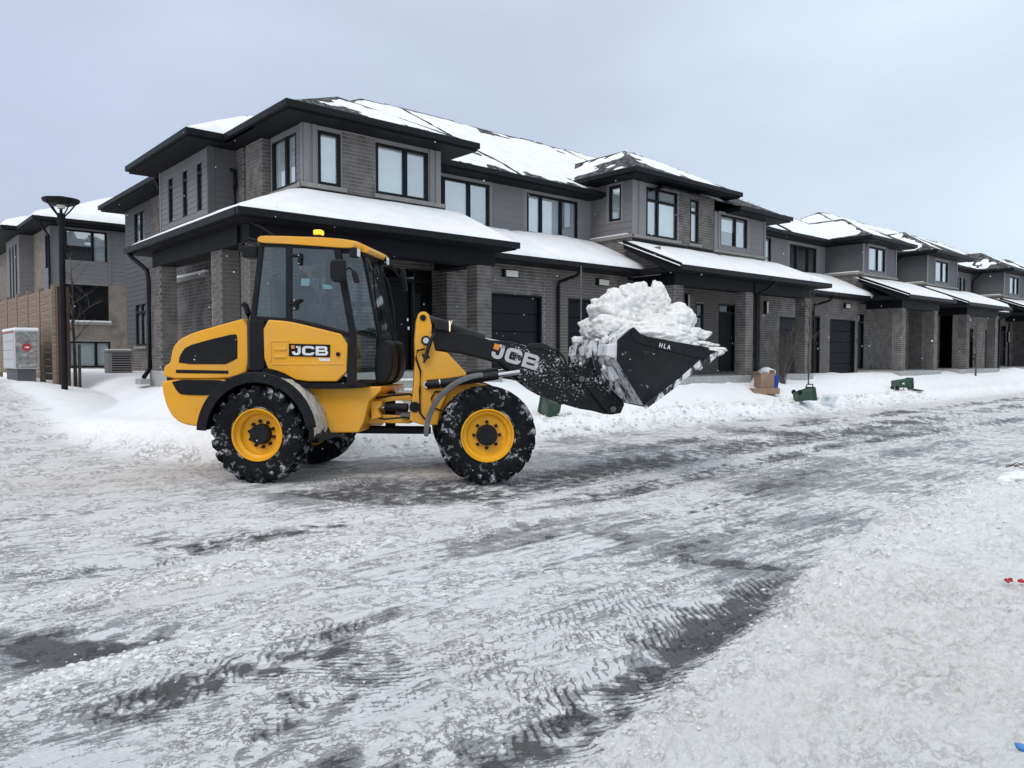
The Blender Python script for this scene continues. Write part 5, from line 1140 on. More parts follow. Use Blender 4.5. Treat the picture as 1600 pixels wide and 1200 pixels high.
# --- cab
CW = .74
zr_ = P(450, 378, -CW)[1]
plate('cab_roof', smooth_poly([(402,371),(408,368),(440,368.5),(500,370.5),(540,373.5),(553,377),(554,386),(546,388),(450,381),(402,379)], 1), -CW-.03, CW+.03, 'yellow', yref=-CW-.03, bevel=.03, seg=4)
plate('cab_visor', smooth_poly([(535,373.5),(556,376.5),(566,381),(574,385.5),(577,391),(572,396),(552,389),(535,386.5)], 1), -.46, .46, 'yellow', yref=-.46, bevel=.025, seg=4)
plate('roof_lining', [(405,379),(450,381),(545,387),(545,392),(450,385),(405,383)], -CW+.02, CW-.02, 'lblack', yref=-CW)
plate('roof_lining', [(530,386),(568,395),(568,400),(530,391)], -.42, .42, 'lblack', yref=-.42)
plate('cab_post', [(404,381),(412,381),(399,498),(391,496)], -CW, -CW+.05, 'lblack', both=True)
plate('cab_post', [(446,383),(456,383),(456,500),(446,498)], -CW, -CW+.06, 'lblack', both=True)
plate('cab_post', [(520,385),(532,386),(556,520),(556,603),(541,603),(545,521)], -CW, -CW+.06, 'lblack', both=True)
plate('cab_rail', [(404,380),(525,384),(525,390),(404,385)], -CW+.004, -CW+.05, 'lblack', yref=-CW, both=True)
plate('cab_rail', [(390,493),(456,497),(490,504),(546,519),(546,527),(490,512),(456,505),(390,500)], -CW+.002, -CW+.055, 'lblack', yref=-CW, both=True)
plate('cab_corner', [(389,497),(413,499),(413,577),(404,581),(389,580)], -CW, CW, 'lblack', bevel=.02)
plate('side_window', [(411,384),(447,385),(447,498),(398,496)], -CW+.02, -CW+.026, 'cabglass', yref=-CW, bevel=0, both=True)
gd = plate('door_window', [(455,385),(522,388),(545,521),(490,508),(455,500)], -CW+.015, -CW+.021, 'cabglass', yref=-CW, bevel=0, both=True)
plate('door_window_edge', [(480,505),(545,520),(545,523),(480,508)], -CW-.004, -CW+.014, 'lblack', yref=-CW, bevel=.003)
m = lmb(); xb, zb = P(398, 496, -CW); xt, zt_ = P(409, 383, -CW); m.add([(xb,-CW+.05,zb),(xb,CW-.05,zb),(xt,CW-.05,zt_),(xt,-CW+.05,zt_)], [(0,1,2,3)]); m.build('rear_window', M['cabglass'], LD)
door = plate('door_panel', smooth_poly([(412,499),(452,502),(490,511),(544,524.5),(541,596),(468,596),(440,581),(414,575)], 1), -CW-.022, -CW+.05, 'yellow', yref=-CW, bevel=.018, seg=3)
plate('door_rib', [(421,532),(452,532),(452,534),(424,534),(424,566),(421,566)], -CW-.03, -CW-.02, 'yellow', yref=-CW-.02, bevel=.004, parent=door)
for (a, b) in ((543,548),(555,560)): plate('door_rib', [(428,a),(448,a),(448,b),(428,b)], -CW-.034, -CW-.02, 'yellow', yref=-CW-.02, bevel=.007, parent=door)
plate('door_crease', [(424,568),(538,568),(537,570),(424,570.5)], -CW-.029, -CW-.02, 'yellow', yref=-CW-.02, bevel=.004, parent=door)
dp = plate('name_plate', [(452,537),(516,538.5),(516,558),(452,556.5)], -CW-.035, -CW-.022, 'lblack', yref=-CW-.02, bevel=.002, parent=door)
plate('sticker', [(497,559.5),(516,560),(516,564.5),(500,564)], -CW-.027, -CW-.021, 'letter', yref=-CW-.02, bevel=0, parent=door)
m = lmb(); x_, z_ = P(529.5, 553.5, -CW); m.tube((x_,-CW-.045,z_), (x_,-CW,z_), .026, .03, 16); m.build('door_lock', M['lblack'], door)
# cab floor line
plate('cab_base', smooth_poly([(412,573),(440,582),(466,598),(541,598),(566,599),(572,603),(560,607),(500,608),(462,606),(430,592),(404,588)], 1), -CW+.01, CW-.01, 'lblack', yref=-CW, bevel=.02)
# front quarter: side panes run inwards to a narrower windscreen
CF = .34
plate('cab_base', [(540,598),(590,598),(598,592),(590,606),(540,607)], -CF, CF, 'lblack', bevel=.015)
def quadstrip(name, a, b, mt, thick=.012):        # a: two (px,py) on the wide plane, b: two on the narrow plane
    for s in (1, -1):
        m = lmb(); v = []
        for (px, py) in a: x, z = P(px, py, -CW); v.append((x, -CW*s, z))
        for (px, py) in b: x, z = P(px, py, -CF); v.append((x, -CF*s, z))
        w_ = [(p[0]-thick*.5, p[1]*(1-thick*1.5), p[2]) for p in v]
        m.add(v, [(0,1,2,3)]); m.build(name, M[mt], LD)
quadstrip('front_side_window', [(531,388),(555,520)], [(592,527),(567,396)], 'cabglass')
quadstrip('lower_side_window', [(556,522),(556,598)], [(592,597),(592,529)], 'cabglass')
quadstrip('window_bar', [(555,519),(556,523)], [(593,530),(593,526)], 'lblack', .03)
quadstrip('cab_post', [(585.8,396),(611.8,527)], [(617,527),(590,396)], 'lblack', .03) if False else None
for s in (1, -1):
    m = lmb(); a = P(568, 396, -CF); b = P(593, 527, -CF); c = P(597, 580, -CF); m.path([(a[0], -CF*s, a[1]), (b[0], -CF*s, b[1]), (c[0], -CF*s, c[1])], .022, 6); m.build('windscreen_post', M['lblack'], LD)
m = lmb(); a = P(568, 396, -CF); b = P(593, 527, -CF); c = P(592, 597, -CF)
m.add([(a[0],-CF,a[1]),(a[0],CF,a[1]),(b[0],CF,b[1]),(b[0],-CF,b[1])], [(0,1,2,3)]); m.build('windscreen', M['cabglass'], LD)
m = lmb(); m.box(b[0]-.06, b[0]-.005, -CF+.01, CF-.01, c[1]-.05, b[1]); m.build('front_cowl', M['lblack'], LD, bevel=.02)
plate('front_shroud', smooth_poly([(600,530),(588,541),(584,565),(586,598),(596,602),(608,592),(613,574),(613,552),(609,535)], 2), -.36, -.06, 'lblack', yref=-.36, bevel=.03, seg=3, both=True)
# cab fittings
def tubes(name, lst, r, mt, y, unit=0, parent=None, n=8):
    m = lmb(unit); pts = []
    for q in lst: x, z = P(q[0], q[1], q[2] if len(q) > 2 else y, unit); pts.append((x, q[2] if len(q) > 2 else y, z))
    m.path(pts, r, n); o = m.build(name, M[mt], parent or LD, smooth=True); sharp(o, 50); return o
tubes('mirror_arm', [(528,398,-.75),(534,412,-.86),(530,425,-.92)], .014, 'lblack', 0)
tubes('mirror_arm', [(534,424,-.9),(546,418,-.85),(556,428,-.85),(558,440,-.85)], .012, 'lblack', 0)
x_, z_ = P(528, 423, -.95); m = lmb(); m.prism(smooth_poly([(x_-.10,z_-.14),(x_+.10,z_-.15),(x_+.11,z_+.12),(x_+.07,z_+.14),(x_-.10,z_+.14)],1), -.98, -.92); m.build('mirror', M['lblack'], LD, bevel=.02)
x_, z_ = P(555, 432, -.88); m = lmb(); m.prism(smooth_poly([(x_-.05,z_+.09),(x_+.03,z_+.06),(x_+.06,z_-.08),(x_-.01,z_-.09)],1), -.92, -.86); m.build('mirror', M['lblack'], LD, bevel=.012)
x_, z_ = P(631, 437, .85); m = lmb(); m.prism([(x_-.05,z_+.17),(x_+.02,z_+.17),(x_+.06,z_-.16),(x_-.01,z_-.17)], .80, .86); m.build('mirror', M['lblack'], LD, bevel=.012)
tubes('mirror_arm', [(600,400,.5),(622,430,.8),(634,438,.84)], .014, 'lblack', 0)
for (px, py, y) in ((554,395,-.76),(600,408,.36)):
    x_, z_ = P(px, py, y); m = lmb(); m.box(x_-.05, x_+.05, y-.06, y+.06, z_-.06, z_+.06); o = m.build('work_light', M['lblack'], LD, bevel=.01)
    m = lmb(); m.box(x_+.051, x_+.06, y-.05, y+.05, z_-.05, z_+.05); m.build('lens', M['letter'], o)
x_, z_ = P(498, 371, 0); m = lmb(); m.box(x_-.055, x_+.055, -.07, .07, z_-.02, z_+.03); b_ = m.build('beacon', M['lblack'], LD, bevel=.01)
m = lmb(); m.box(x_-.06, x_+.06, -.06, .06, z_+.03, z_+.10); m.build('beacon_lens', M['orange'], b_, bevel=.02, seg=3)
tubes('antenna', [(437,376,-.7),(425,366,-.7),(410,356,-.7),(392,348,-.7)], [.012,.009,.007,.004], 'lblack', 0)
for (pl, yy_) in (([(455,399),(466,399),(470,397)], -CW-.02), ([(452,475),(464,473),(470,468)], -CW-.02)):
    tubes('hinge', [(a, b, yy_) for a, b in pl], .018, 'lblack', 0)
for (px, py) in ((467.5,406), (461,476)):
    x_, z_ = P(px, py, -CW-.02); m = lmb(); m.prism(smooth_poly([(x_-.02,z_-.07),(x_+.02,z_-.07),(x_+.03,z_+.06),(x_-.015,z_+.07)],1), -CW-.03, -CW+.01); m.build('hinge_plate', M['lblack'], LD, bevel=.005)
    for dz in (-.05, .055): m = lmb(); m.tube((x_,-CW-.04,z_+dz), (x_,-CW-.03,z_+dz), .009, .009, 8); m.build('bolt', M['chrome'], LD)
# lamp cluster behind the roof
x_, z_ = P(392, 392, -.5)
m = lmb(); m.box(x_-.08, x_+.14, -.62, -.38, z_-.10, z_+.06); m.build('rear_light_bracket', M['lblack'], LD, bevel=.02)
tubes('rear_light_cable', [(402,376,-.6),(388,372,-.6),(380,380,-.6),(384,396,-.6)], .014, 'lblack', 0); tubes('rear_light_cable', [(402,382,-.55),(390,378,-.5),(383,388,-.55)], .010, 'lblack', 0)
for y in (-.55, -.42): m = lmb(); m.box(x_-.13, x_-.06, y-.05, y+.05, z_-.02, z_+.09); o = m.build('work_light', M['lblack'], LD, bevel=.01)
tubes('exhaust', [(388,505,-.3),(388,490,-.3),(384,478,-.3),(380,475,-.3)], .04, 'lblack', 0, n=12)
# interior
x_, z_ = P(462, 505, -.1)
m = lmb(); m.box(x_-.25, x_+.25, -.26, .26, z_-.14, z_); m.build('seat', M['interior'], LD, bevel=.05, seg=3)
m = lmb(); m.prism([(x_-.30,z_-.02),(x_-.17,z_-.02),(x_-.24,z_+.62),(x_-.34,z_+.62)], -.24, .24); m.build('seat_back', M['interior'], LD, bevel=.04, seg=3)
m = lmb(); m.box(x_-.27, x_+.95, -CW+.06, CW-.06, z_-.68, z_-.62); m.build('cab_floor', M['interior'], LD)
m = lmb(); m.box(x_-.42, x_-.30, -CW+.05, CW-.05, z_-.62, z_+.02); m.build('rear_bulkhead', M['interior'], LD)
tubes('steering_column', [(560,560,0),(543,505,0),(536,488,0)], .045, 'interior', 0)
sx, sz = P(534, 484, 0); m = lmb(); k = Vector((math.cos(R(120)), 0, math.sin(R(120)))); q = k.to_track_quat('Z', 'Y'); pts = [Vector((sx, 0, sz))+q @ Vector((.2*math.cos(a*math.pi/12), .2*math.sin(a*math.pi/12), 0)) for a in range(25)]
m.path([tuple(p) for p in pts], .014, 6); m.build('steering_wheel', M['interior'], LD)
for (p_q, yy_) in (([(471,435),(484,435.5),(483,447),(470,446)], -CW+.03), ([(504,444),(518,446),(518,452),(505,451)], -CW+.03)):
    plate('paper_note', p_q, yy_, yy_+.003, 'paper', bevel=0)
x_, z_ = P(488, 483, -.45); m = lmb(); m.tube((x_,-.52,z_), (x_,-.46,z_), .05, .05, 18); m.build('speaker', M['interior'], LD)
tubes('wiper', [(588,420,.05),(600,470,.0),(608,520,-.05)], .012, 'lblack', 0); tubes('grab_rail', [(597,425,.36),(606,440,.42),(614,480,.42),(618,530,.40)], .016, 'lblack', 0)
# door handle, steps
tubes('interior_post', [(500,416,-.5),(500,450,-.5),(501,500,-.5)], .018, 'interior', 0)
# --- chassis
plate('rear_chassis', [(462,606),(596,604),(594,612),(576,628),(568,660),(560,676),(516,676),(500,640)], -.56, .56, 'yellow', bevel=.015)
plate('rear_chassis_side', [(484,603),(560,604),(575,615),(575,676),(512,676)], -.70, -.57, 'yellow', yref=-.70, bevel=.015) if False else None
m = lmb(); x0_, z0_ = P(400, 640, 0); m.box(-.9, .55, -.42, .42, .45, 1.15); m.build('rear_frame', M['lblack'], LD, bevel=.02)
m = lmb(); m.tube((0,-.9,.615), (0,.9,.615), .12, .12, 14); m.tube((0,-.2,.615), (0,.2,.615), .24, .24, 14); o = m.build('rear_axle', M['lblack'], LD); sharp(o)
m = lmb(1); m.tube((0,-.9,.615), (0,.9,.615), .12, .12, 14); m.tube((0,-.2,.615), (0,.2,.615), .24, .24, 14); o = m.build('front_axle', M['yellow'], LD); sharp(o)
tubes('step_handle', [(481,622,-.62),(481,604,-.62),(496,604,-.62),(496,622,-.62)], .009, 'yellow', 0)
plate('sticker', [(483.5,622),(489.5,622),(489.5,632),(483.5,632)], -.566, -.561, 'letter', bevel=0)
for i in range(3):
    x_, z_ = P(530, 625+i*22, -.75); m = lmb(); m.box(x_-.17, x_+.17, -.85, -.56, z_-.02, z_+.02) if i == 9 else None
# articulation joint (between halves) - yokes, pin, steering cylinder, drive shaft
plate('joint_yoke', [(574,616),(648,618),(648,626),(620,626),(590,630),(575,645)], -.34, .34, 'yellow', bevel=.01)
plate('joint_yoke', [(574,646),(600,648),(640,650),(640,662),(600,661),(568,662)], -.34, .34, 'yellow', bevel=.01)
plate('yoke_cheek', [(578,626),(596,626),(596,634),(590,640),(596,652),(580,656)], -.44, -.30, 'yellow', bevel=.015)
x_, z_ = P(610, 640, 0); m = lmb(); m.tube((x_,0,z_-.25), (x_,0,z_+.25), .07, .07, 16); o = m.build('hinge_pin', M['lblack'], LD); sharp(o)
tubes('steering_cylinder', [(602,636,-.34),(637,637,-.34)], .058, 'lblack', 0, n=14); tubes('steering_cylinder_rod', [(575,637,-.34),(603,636,-.34)], .03, 'chrome', 0, n=10)
plate('joint_block', [(626,646),(645,646),(645,653),(626,653)], -.40, -.3, 'fender_grey', bevel=.008)
tubes('drive_shaft', [(555,671,-.1),(672,672,-.1)], .055, 'lblack', 0, n=14)
tubes('hydraulic_hose', [(580,614,-.5),(590,622,-.42),(610,618,-.40),(640,616,-.40),(652,622,-.4)], .016, 'lblack', 0); tubes('hydraulic_hose', [(578,650,-.4),(600,655,-.42),(632,652,-.42),(650,656,-.4)], .012, 'lblack', 0)
# --- front frame and tower
TW = .47
plate('loader_tower', [(651,499),(653,491),(658,487),(665,487),(670,491),(675,510),(674,520),(680,548),(699,551),(729,583),(724,600),(700,612),(688,640),(684,664),(660,664),(640,658),(646,608),(649,560),(648,530)], -TW, -TW+.06, 'yellow', unit=1, bevel=.012, both=True)
plate('front_frame', [(650,600),(740,598),(770,604),(775,650),(730,664),(660,664),(640,658)], -TW+.061, TW-.061, 'yellow', unit=1, yref=-TW, bevel=.02)
def pin(px, py, r, y0, y1, mt='lblack', unit=1, ring=None, name='pivot_pin'):
    x, z = P(px, py, y0, unit); m = lmb(unit); m.tube((x,y0,z), (x,y1,z), r, r, 20); o = m.build(name, M[mt], LD); sharp(o)
    if ring: m = lmb(unit); m.tube((x,y0-.012,z), (x,y0-.001,z), r*.62, r*.62, 18); q = m.build('pin_ring', M[ring], o); sharp(q)
pin(661, 496.5, .040, -TW-.02, TW+.02, 'lblack'); pin(665.5, 532, .062, -TW-.03, TW+.03, 'lblack', ring='chrome'); pin(667, 601, .046, -TW-.03, -TW+.1, 'chrome', ring='lblack')
# lift arms
arm = [(664,517),(672,514),(690,516),(702,518),(735,521),(766,531),(800,534),(828,541),(845,540),(858,546),(868,560),(884,575),(900,590),(916,603),(932,612),(950,624),(962,632),(966,640),(960,648),(944,647),(925,642),(906,639),(888,634),(870,627),(854,621),(838,612),(826,603),(814,593),(803,583),(785,568),(764,562),(729,553),(691,547),(672,546),(660,543),(655,532)]
AY0, AY1 = -TW+.075, -TW+.175
def armp(name, pts, y0, y1, mt): 
    for s_, par in ((1, None),):
        return plate(name, pts, y0, y1, mt, unit=1, bevel=.012, both=True)
armA = armp('lift_arm', arm, AY0, AY1, 'larm_salt')
plate('arm_cross_tube', [(800,548),(850,550),(870,575),(868,600),(830,590),(805,570)], AY1-.001, -AY1+.001, 'larm', unit=1, yref=AY1, bevel=.03)
tubes('tilt_cylinder', [(663,500,-.22),(700,512,-.22),(756,532,-.22)], .085, 'larm', 0, unit=1, n=16); tubes('tilt_cylinder_rod', [(756,532,-.22),(840,548,-.22)], .04, 'chrome', 0, unit=1, n=12)
x_, z_ = P(702, 509, -.30, 1); m = lmb(1); m.tube((x_-.0,-.30,z_), (x_+.012,-.30,z_-.005), .09, .09, 16); o = m.build('headlight', M['chrome'], LD); 
x_, z_ = P(701, 508, AY0-.03, 1)
m = lmb(1); m.prism([(x_-.17,z_+.09),(x_,z_+.05),(x_+.012,z_-.09),(x_-.20,z_-.06)], AY0-.10, AY0-.02); m.build('headlight_housing', M['larm'], LD, bevel=.02)
m = lmb(1); m.box(x_+.004, x_+.018, AY0-.10, AY0-.02, z_-.085, z_+.055); m.build('headlight_lens', mat('lens_lit', (.8,.7,.5), .3, emit=(1,.72,.4,.9)), LD, bevel=.005)
tubes('lift_cylinder', [(667,601,AY0-.09),(700,598,AY0-.09),(778,586,AY0-.09)], .062, 'larm', 0, unit=1, n=16); tubes('lift_cylinder_rod', [(778,586,AY0-.09),(812,581,AY0-.09)], .034, 'chrome', 0, unit=1, n=12)
tubes('lift_cylinder', [(690,590,-AY0+.09),(740,585,-AY0+.09),(778,581,-AY0+.09)], .062, 'larm', 0, unit=1, n=16); tubes('lift_cylinder_rod', [(778,581,-AY0+.09),(806,577,-AY0+.09)], .034, 'chrome', 0, unit=1, n=12)
tubes('cylinder_band', [(686,598.5,AY0-.09),(688,598.2,AY0-.09)], .068, 'chrome', 0, unit=1, n=16)
# levelling lever and hoses on the tower
tubes('level_lever', [(680,520,-TW-.06),(672,535,-TW-.06),(664,562,-TW-.06)], .026, 'larm', 0, unit=1); tubes('level_bracket', [(660,553,-TW-.03),(664,562,-TW-.03),(671,557,-TW-.03)], .014, 'larm', 0, unit=1); tubes('level_bracket', [(664,562,-TW-.03),(662,567,-TW-.03)], .014, 'larm', 0, unit=1)
tubes('hydraulic_hose', [(664,545,-TW-.03),(652,548,-TW-.03),(650,560,-TW-.03),(657,580,-TW-.03),(656,610,-TW-.02),(656,645,-TW-.02),(664,655,-TW-.02)], .013, 'lblack', 0, unit=1)
tubes('hydraulic_hose', [(700,612,-TW-.02),(680,612,-TW-.02),(674,622,-TW-.02),(676,636,-TW-.02),(690,642,-TW-.02),(700,640,-TW-.02)], .011, 'lblack', 0, unit=1)
for (a, b) in ((640,653),(650,663)): pass
pin(648, 636, .07, -TW-.012, -TW+.0, 'lblack')
# bell crank, links, hitch
plate('hose_guard', smooth_poly([(826,538),(832,536),(852,536.5),(862,543),(870,556),(862,556),(850,545),(828,545)], 1), AY0-.02, AY1+.05, 'larm', unit=1, bevel=.008)
tubes('hydraulic_hose', [(858,544,AY0),(872,548,AY0),(882,560,AY0),(886,574,AY0)], .014, 'lblack', 0, unit=1)
plate('tilt_link', smooth_poly([(862,552),(870,556),(896,580),(914,586),(918,596),(908,602),(896,596),(874,576),(860,560)], 1), AY0-.05, AY0-.005, 'larm_salt', unit=1, bevel=.01, both=True)
pin(909, 592, .062, AY0-.09, -AY0+.09, 'larm', ring='fender_grey'); pin(958, 639, .068, AY0-.06, -AY0+.06, 'larm', ring='fender_grey')
plate('quick_hitch', [(906,584),(918,560),(938,552),(950,566),(956,590),(966,612),(976,632),(970,646),(952,648),(936,630),(918,606)], AY0-.06, AY0+.0, 'larm_salt', unit=1, bevel=.012, both=True)
plate('hitch_crossbar', [(925,566),(940,560),(948,580),(934,586)], AY0+.001, -AY0-.001, 'bucket_rib', unit=1, yref=AY0, bevel=.02)
plate('link_snow', [(866,561),(884,572),(904,586),(900,589),(882,578),(864,564)], AY0-.04, AY0+.08, 'letter', unit=1, bevel=.01) if False else None
# --- bucket
BY = 1.22
tubes('marker_rod', [(908,560,BY+.05),(908,415,BY+.05)], .013, 'fender_grey', 0, unit=1)
sidep = [(987,513),(993,520),(1003,525),(1106,546),(1122,549),(1124,553),(1098,567),(1009,638),(964,563),(965,531)]
sp_ = plate('bucket', sidep, -BY, -BY+.03, 'bucket', unit=1, bevel=.004, both=True)
plate('side_edge', [(984,514),(990,511),(1000,521),(1012,526),(1107,543),(1105,562),(1092,560),(1010,540),(990,533)], -BY-.014, -BY-.001, 'bucket', unit=1, yref=-BY, bevel=.006)
plate('side_cutter', [(1098,567),(1106,556),(1124,547),(1125,553),(1103,571)], -BY-.016, -BY-.001, 'bucket_rib', unit=1, yref=-BY, bevel=.004)
plate('floor_edge', [(1009,639),(1006,632),(1050,600),(1094,562),(1100,567),(1052,608)], -BY-.018, -BY-.001, 'bucket_rib', unit=1, yref=-BY, bevel=.005)
def shell(name, pts, th, mt, y0=-BY+.031, y1=BY-.031):
    pr = [Vector((a, b)) for a, b in PP(pts, -BY, 1)]; m = lmb(1)
    for a, b in zip(pr, pr[1:]):
        d = (b-a).normalized(); n_ = Vector((-d.y, d.x))*th; m.prism([tuple(a), tuple(b), tuple(b+n_), tuple(a+n_)], y0, y1)
    return m.build(name, M[mt], LD)
shell('bucket_back', [(987,513.5),(965.5,531),(964.5,563),(1009,636.5)], .02, 'bucket_back'); shell('bucket_floor', [(1009,636.5),(1098,566),(1123,551)], .022, 'bucket')
for y in (-.62, -.28, .35, .75):
    plate('back_rib', smooth_poly([(987,514),(962,528),(948,534),(944,552),(950,580),(972,606),(1000,634),(1008,637),(964,563),(966,531)], 1), y, y+.07, 'bucket_rib', unit=1, yref=-BY, bevel=.008)
plate('back_beam', [(966,536),(952,538),(950,556),(965,560)], -1.15, 1.15, 'bucket_back', unit=1, yref=-BY, bevel=.012)
plate('back_beam', [(968,572),(955,578),(966,596),(980,592)], -.9, .9, 'bucket_back', unit=1, yref=-BY, bevel=.012)
# --- wheels
def wheel(cx, unit, side, seed, front=False):
    y = side*(HWd-.225); T0 = (RF if unit else Matrix.Identity(4)) @ Matrix.Translation((cx, y, .615))
    wroot = bpy.data.objects.new('wheel', None); COL.objects.link(wroot); wroot.parent = LD; wroot.matrix_local = T0 @ Matrix.Rotation(R(seed*17), 4, 'Y') @ (Matrix.Rotation(math.pi, 4, 'Z') if side > 0 else Matrix.Identity(4)); wroot.empty_display_size = .3
    m = MB(); pr = [(-.185,.335),(-.205,.36),(-.222,.42),(-.228,.47),(-.224,.53),(-.205,.565),(-.16,.582),(-.08,.590),(0,.592)]; pr += [(-a, b) for a, b in pr[-2::-1]]
    m.lathe(pr, 64); t = m.build('tyre', [M['rubber_side'], M['rubber']], wroot, smooth=True)
    me = t.data
    for p in me.polygons: p.material_index = 1 if abs(p.center.y) < .20 else 0
    sharp(t, 40)
    g = MB(); nl = 21
    for i in range(nl):
        for s in (-1, 1):
            a0 = 2*math.pi*(i+(.5 if s > 0 else 0))/nl; vs = []; secs = [(.236,.515,.0,.030),(.240,.585,.02,.034),(.205,.618,.06,.036),(.10,.624,.19,.030),(.0,.620,.30,.026)]
            for (yy_, rr2, da, w_) in secs:
                for dd2, rad in ((-1, rr2), (1, rr2), (1, min(rr2-.045, .57)), (-1, min(rr2-.045, .57))):
                    a = a0+da+dd2*w_/rad; yk = s*yy_ if rad == rr2 else s*(yy_-.02*(yy_ > .2)); vs.append((rad*math.cos(a), yk, rad*math.sin(a)))
            fs = []
            for k in range(len(secs)-1):
                for c in range(4): fs.append((k*4+c, k*4+(c+1) % 4, k*4+4+(c+1) % 4, k*4+4+c))
            fs += [(0,1,2,3), (16,19,18,17)]; g.add(vs, fs)
    o = g.build('tread', M['rubber'], wroot)
    bm_ = bmesh.new(); bm_.from_mesh(o.data); bmesh.ops.recalc_face_normals(bm_, faces=bm_.faces); bm_.to_mesh(o.data); bm_.free()
    m = MB(); m.lathe([(-.20,.338),(-.212,.335),(-.213,.322),(-.20,.312),(-.15,.305),(-.135,.29),(-.12,.268),(-.075,.262),(-.055,.245),(-.05,.20),(-.05,.0)] if not front else [(-.20,.338),(-.212,.335),(-.213,.322),(-.20,.312),(-.165,.30),(-.155,.27),(-.14,.262),(-.115,.255),(-.10,.235),(-.095,.0)], 56)
    m.lathe([(.20,.338),(.212,.322),(.15,.30),(.12,.0)], 40); o = m.build('rim', M['rim'], wroot, smooth=True); sharp(o, 30)
    hy = -.05 if not front else -.095
    m = MB(); m.lathe([(hy,.135),(hy-.09,.128),(hy-.105,.115),(hy-.105,.0)], 32); o = m.build('hub', M['lblack'], wroot, smooth=True); sharp(o, 30)
    for k in range(8 if front else 10):
        a = 2*math.pi*k/(8 if front else 10)+.1; m = MB(); m.tube((.165*math.cos(a), hy-.035, .165*math.sin(a)), (.165*math.cos(a), hy, .165*math.sin(a)), .021, .024, 6); m.build('wheel_nut', M['lblack'], wroot)
    return wroot
wheel(0, 0, -1, 1); wheel(0, 0, 1, 2); wheel(0, 1, -1, 3, True); wheel(0, 1, 1, 4, True)
# --- mudguards
def guard(name, unit, r0, r1, y0, y1, a0, a1, mt, n=26, rough_=0, seed=0, par=None):
    m = lmb(unit); vs = []; rnd = random.Random(seed)
    for i in range(n+1):
        a = R(a0+(a1-a0)*i/n)
        for (r, y) in ((r0,y0),(r1,y0),(r1,y1),(r0,y1)):
            k = rough_*rnd.uniform(-1, 1); vs.append(((r+k*(r == r1))*math.cos(a), y+k*2, .615+(r+k*(r == r1))*math.sin(a)))
    fs = [(i*4+c, i*4+(c+1) % 4, i*4+4+(c+1) % 4, i*4+4+c) for i in range(n) for c in range(4)]+[(0,3,2,1), (n*4, n*4+1, n*4+2, n*4+3)]
    m.add(vs, fs); o = m.build(name, M[mt], par or LD, bevel=0 if rough_ else .012)
    return o
for s in (1, -1):
    gd_ = guard('mudguard', 0, .70, .735, -1.1*s, -.40*s, 176, -4, 'lblack'); guard('guard_lip', 0, .665, .80, -1.115*s, -1.09*s, 176, 8, 'lblack', par=gd_)
    guard('mudguard', 1, .735, .79, -1.08*s, -.80*s, 94, 180, 'fender_grey')
def crust(name, unit, r, y0, y1, a0, a1, mt, th, seed, par, nu=60, nv=22):
    m = lmb(unit); vs = []; U, V_ = np.meshgrid(np.linspace(0, 1, nu), np.linspace(0, 1, nv), indexing='ij')
    e_ = np.minimum(np.minimum(U, 1-U)*5, np.minimum(V_, 1-V_)*3.5); t = th*(np.clip(e_, 0, 1)*(.7+1.0*fbm(U*9+seed, V_*4, 4))+.35*fbm(U*30, V_*14+seed, 3))-.010
    for i in range(nu):
        a = R(a0+(a1-a0)*i/(nu-1))
        for j in range(nv): rr2 = r+t[i, j]; vs.append((rr2*math.cos(a), y0+(y1-y0)*j/(nv-1), .615+rr2*math.sin(a)))
    m.add(vs, [(i*nv+j, i*nv+j+1, (i+1)*nv+j+1, (i+1)*nv+j) for i in range(nu-1) for j in range(nv-1)]); m.build(name, M[mt], par, smooth=True)
crust('snow_crust', 0, .737, -1.07, -.44, 86, -3, 'snow_dirty', .035, 3, gd_)
crust('snow_crust', 1, .792, -1.06, -.82, 98, 160, 'fender_grey', .01, 7, gd_)
# --- lettering
def letters(txt, size, sx, off, mt, M4, parent, name='lettering', depth=.004):
    cu = bpy.data.curves.new(name, 'FONT'); cu.body = txt; cu.size = size; cu.offset = off; cu.extrude = depth; cu.space_character = 1.0+off*1.5
    to = bpy.data.objects.new(name, cu); COL.objects.link(to); dg = bpy.context.evaluated_depsgraph_get(); dg.update(); me = bpy.data.meshes.new_from_object(to.evaluated_get(dg)); bpy.data.objects.remove(to)
    xs = [v.co.x for v in me.vertices]; ys = [v.co.y for v in me.vertices]; x0_, x1_, y0_, y1_ = min(xs), max(xs), min(ys), max(ys)
    for v in me.vertices: v.co = Vector(((v.co.x-(x0_+x1_)/2)/(x1_-x0_)*sx, (v.co.y-(y0_+y1_)/2)/(y1_-y0_)*size, v.co.z))
    me.materials.clear(); me.materials.append(M[mt]); me.transform(M4); o = bpy.data.objects.new(name, me); COL.objects.link(o); o.parent = parent; return o
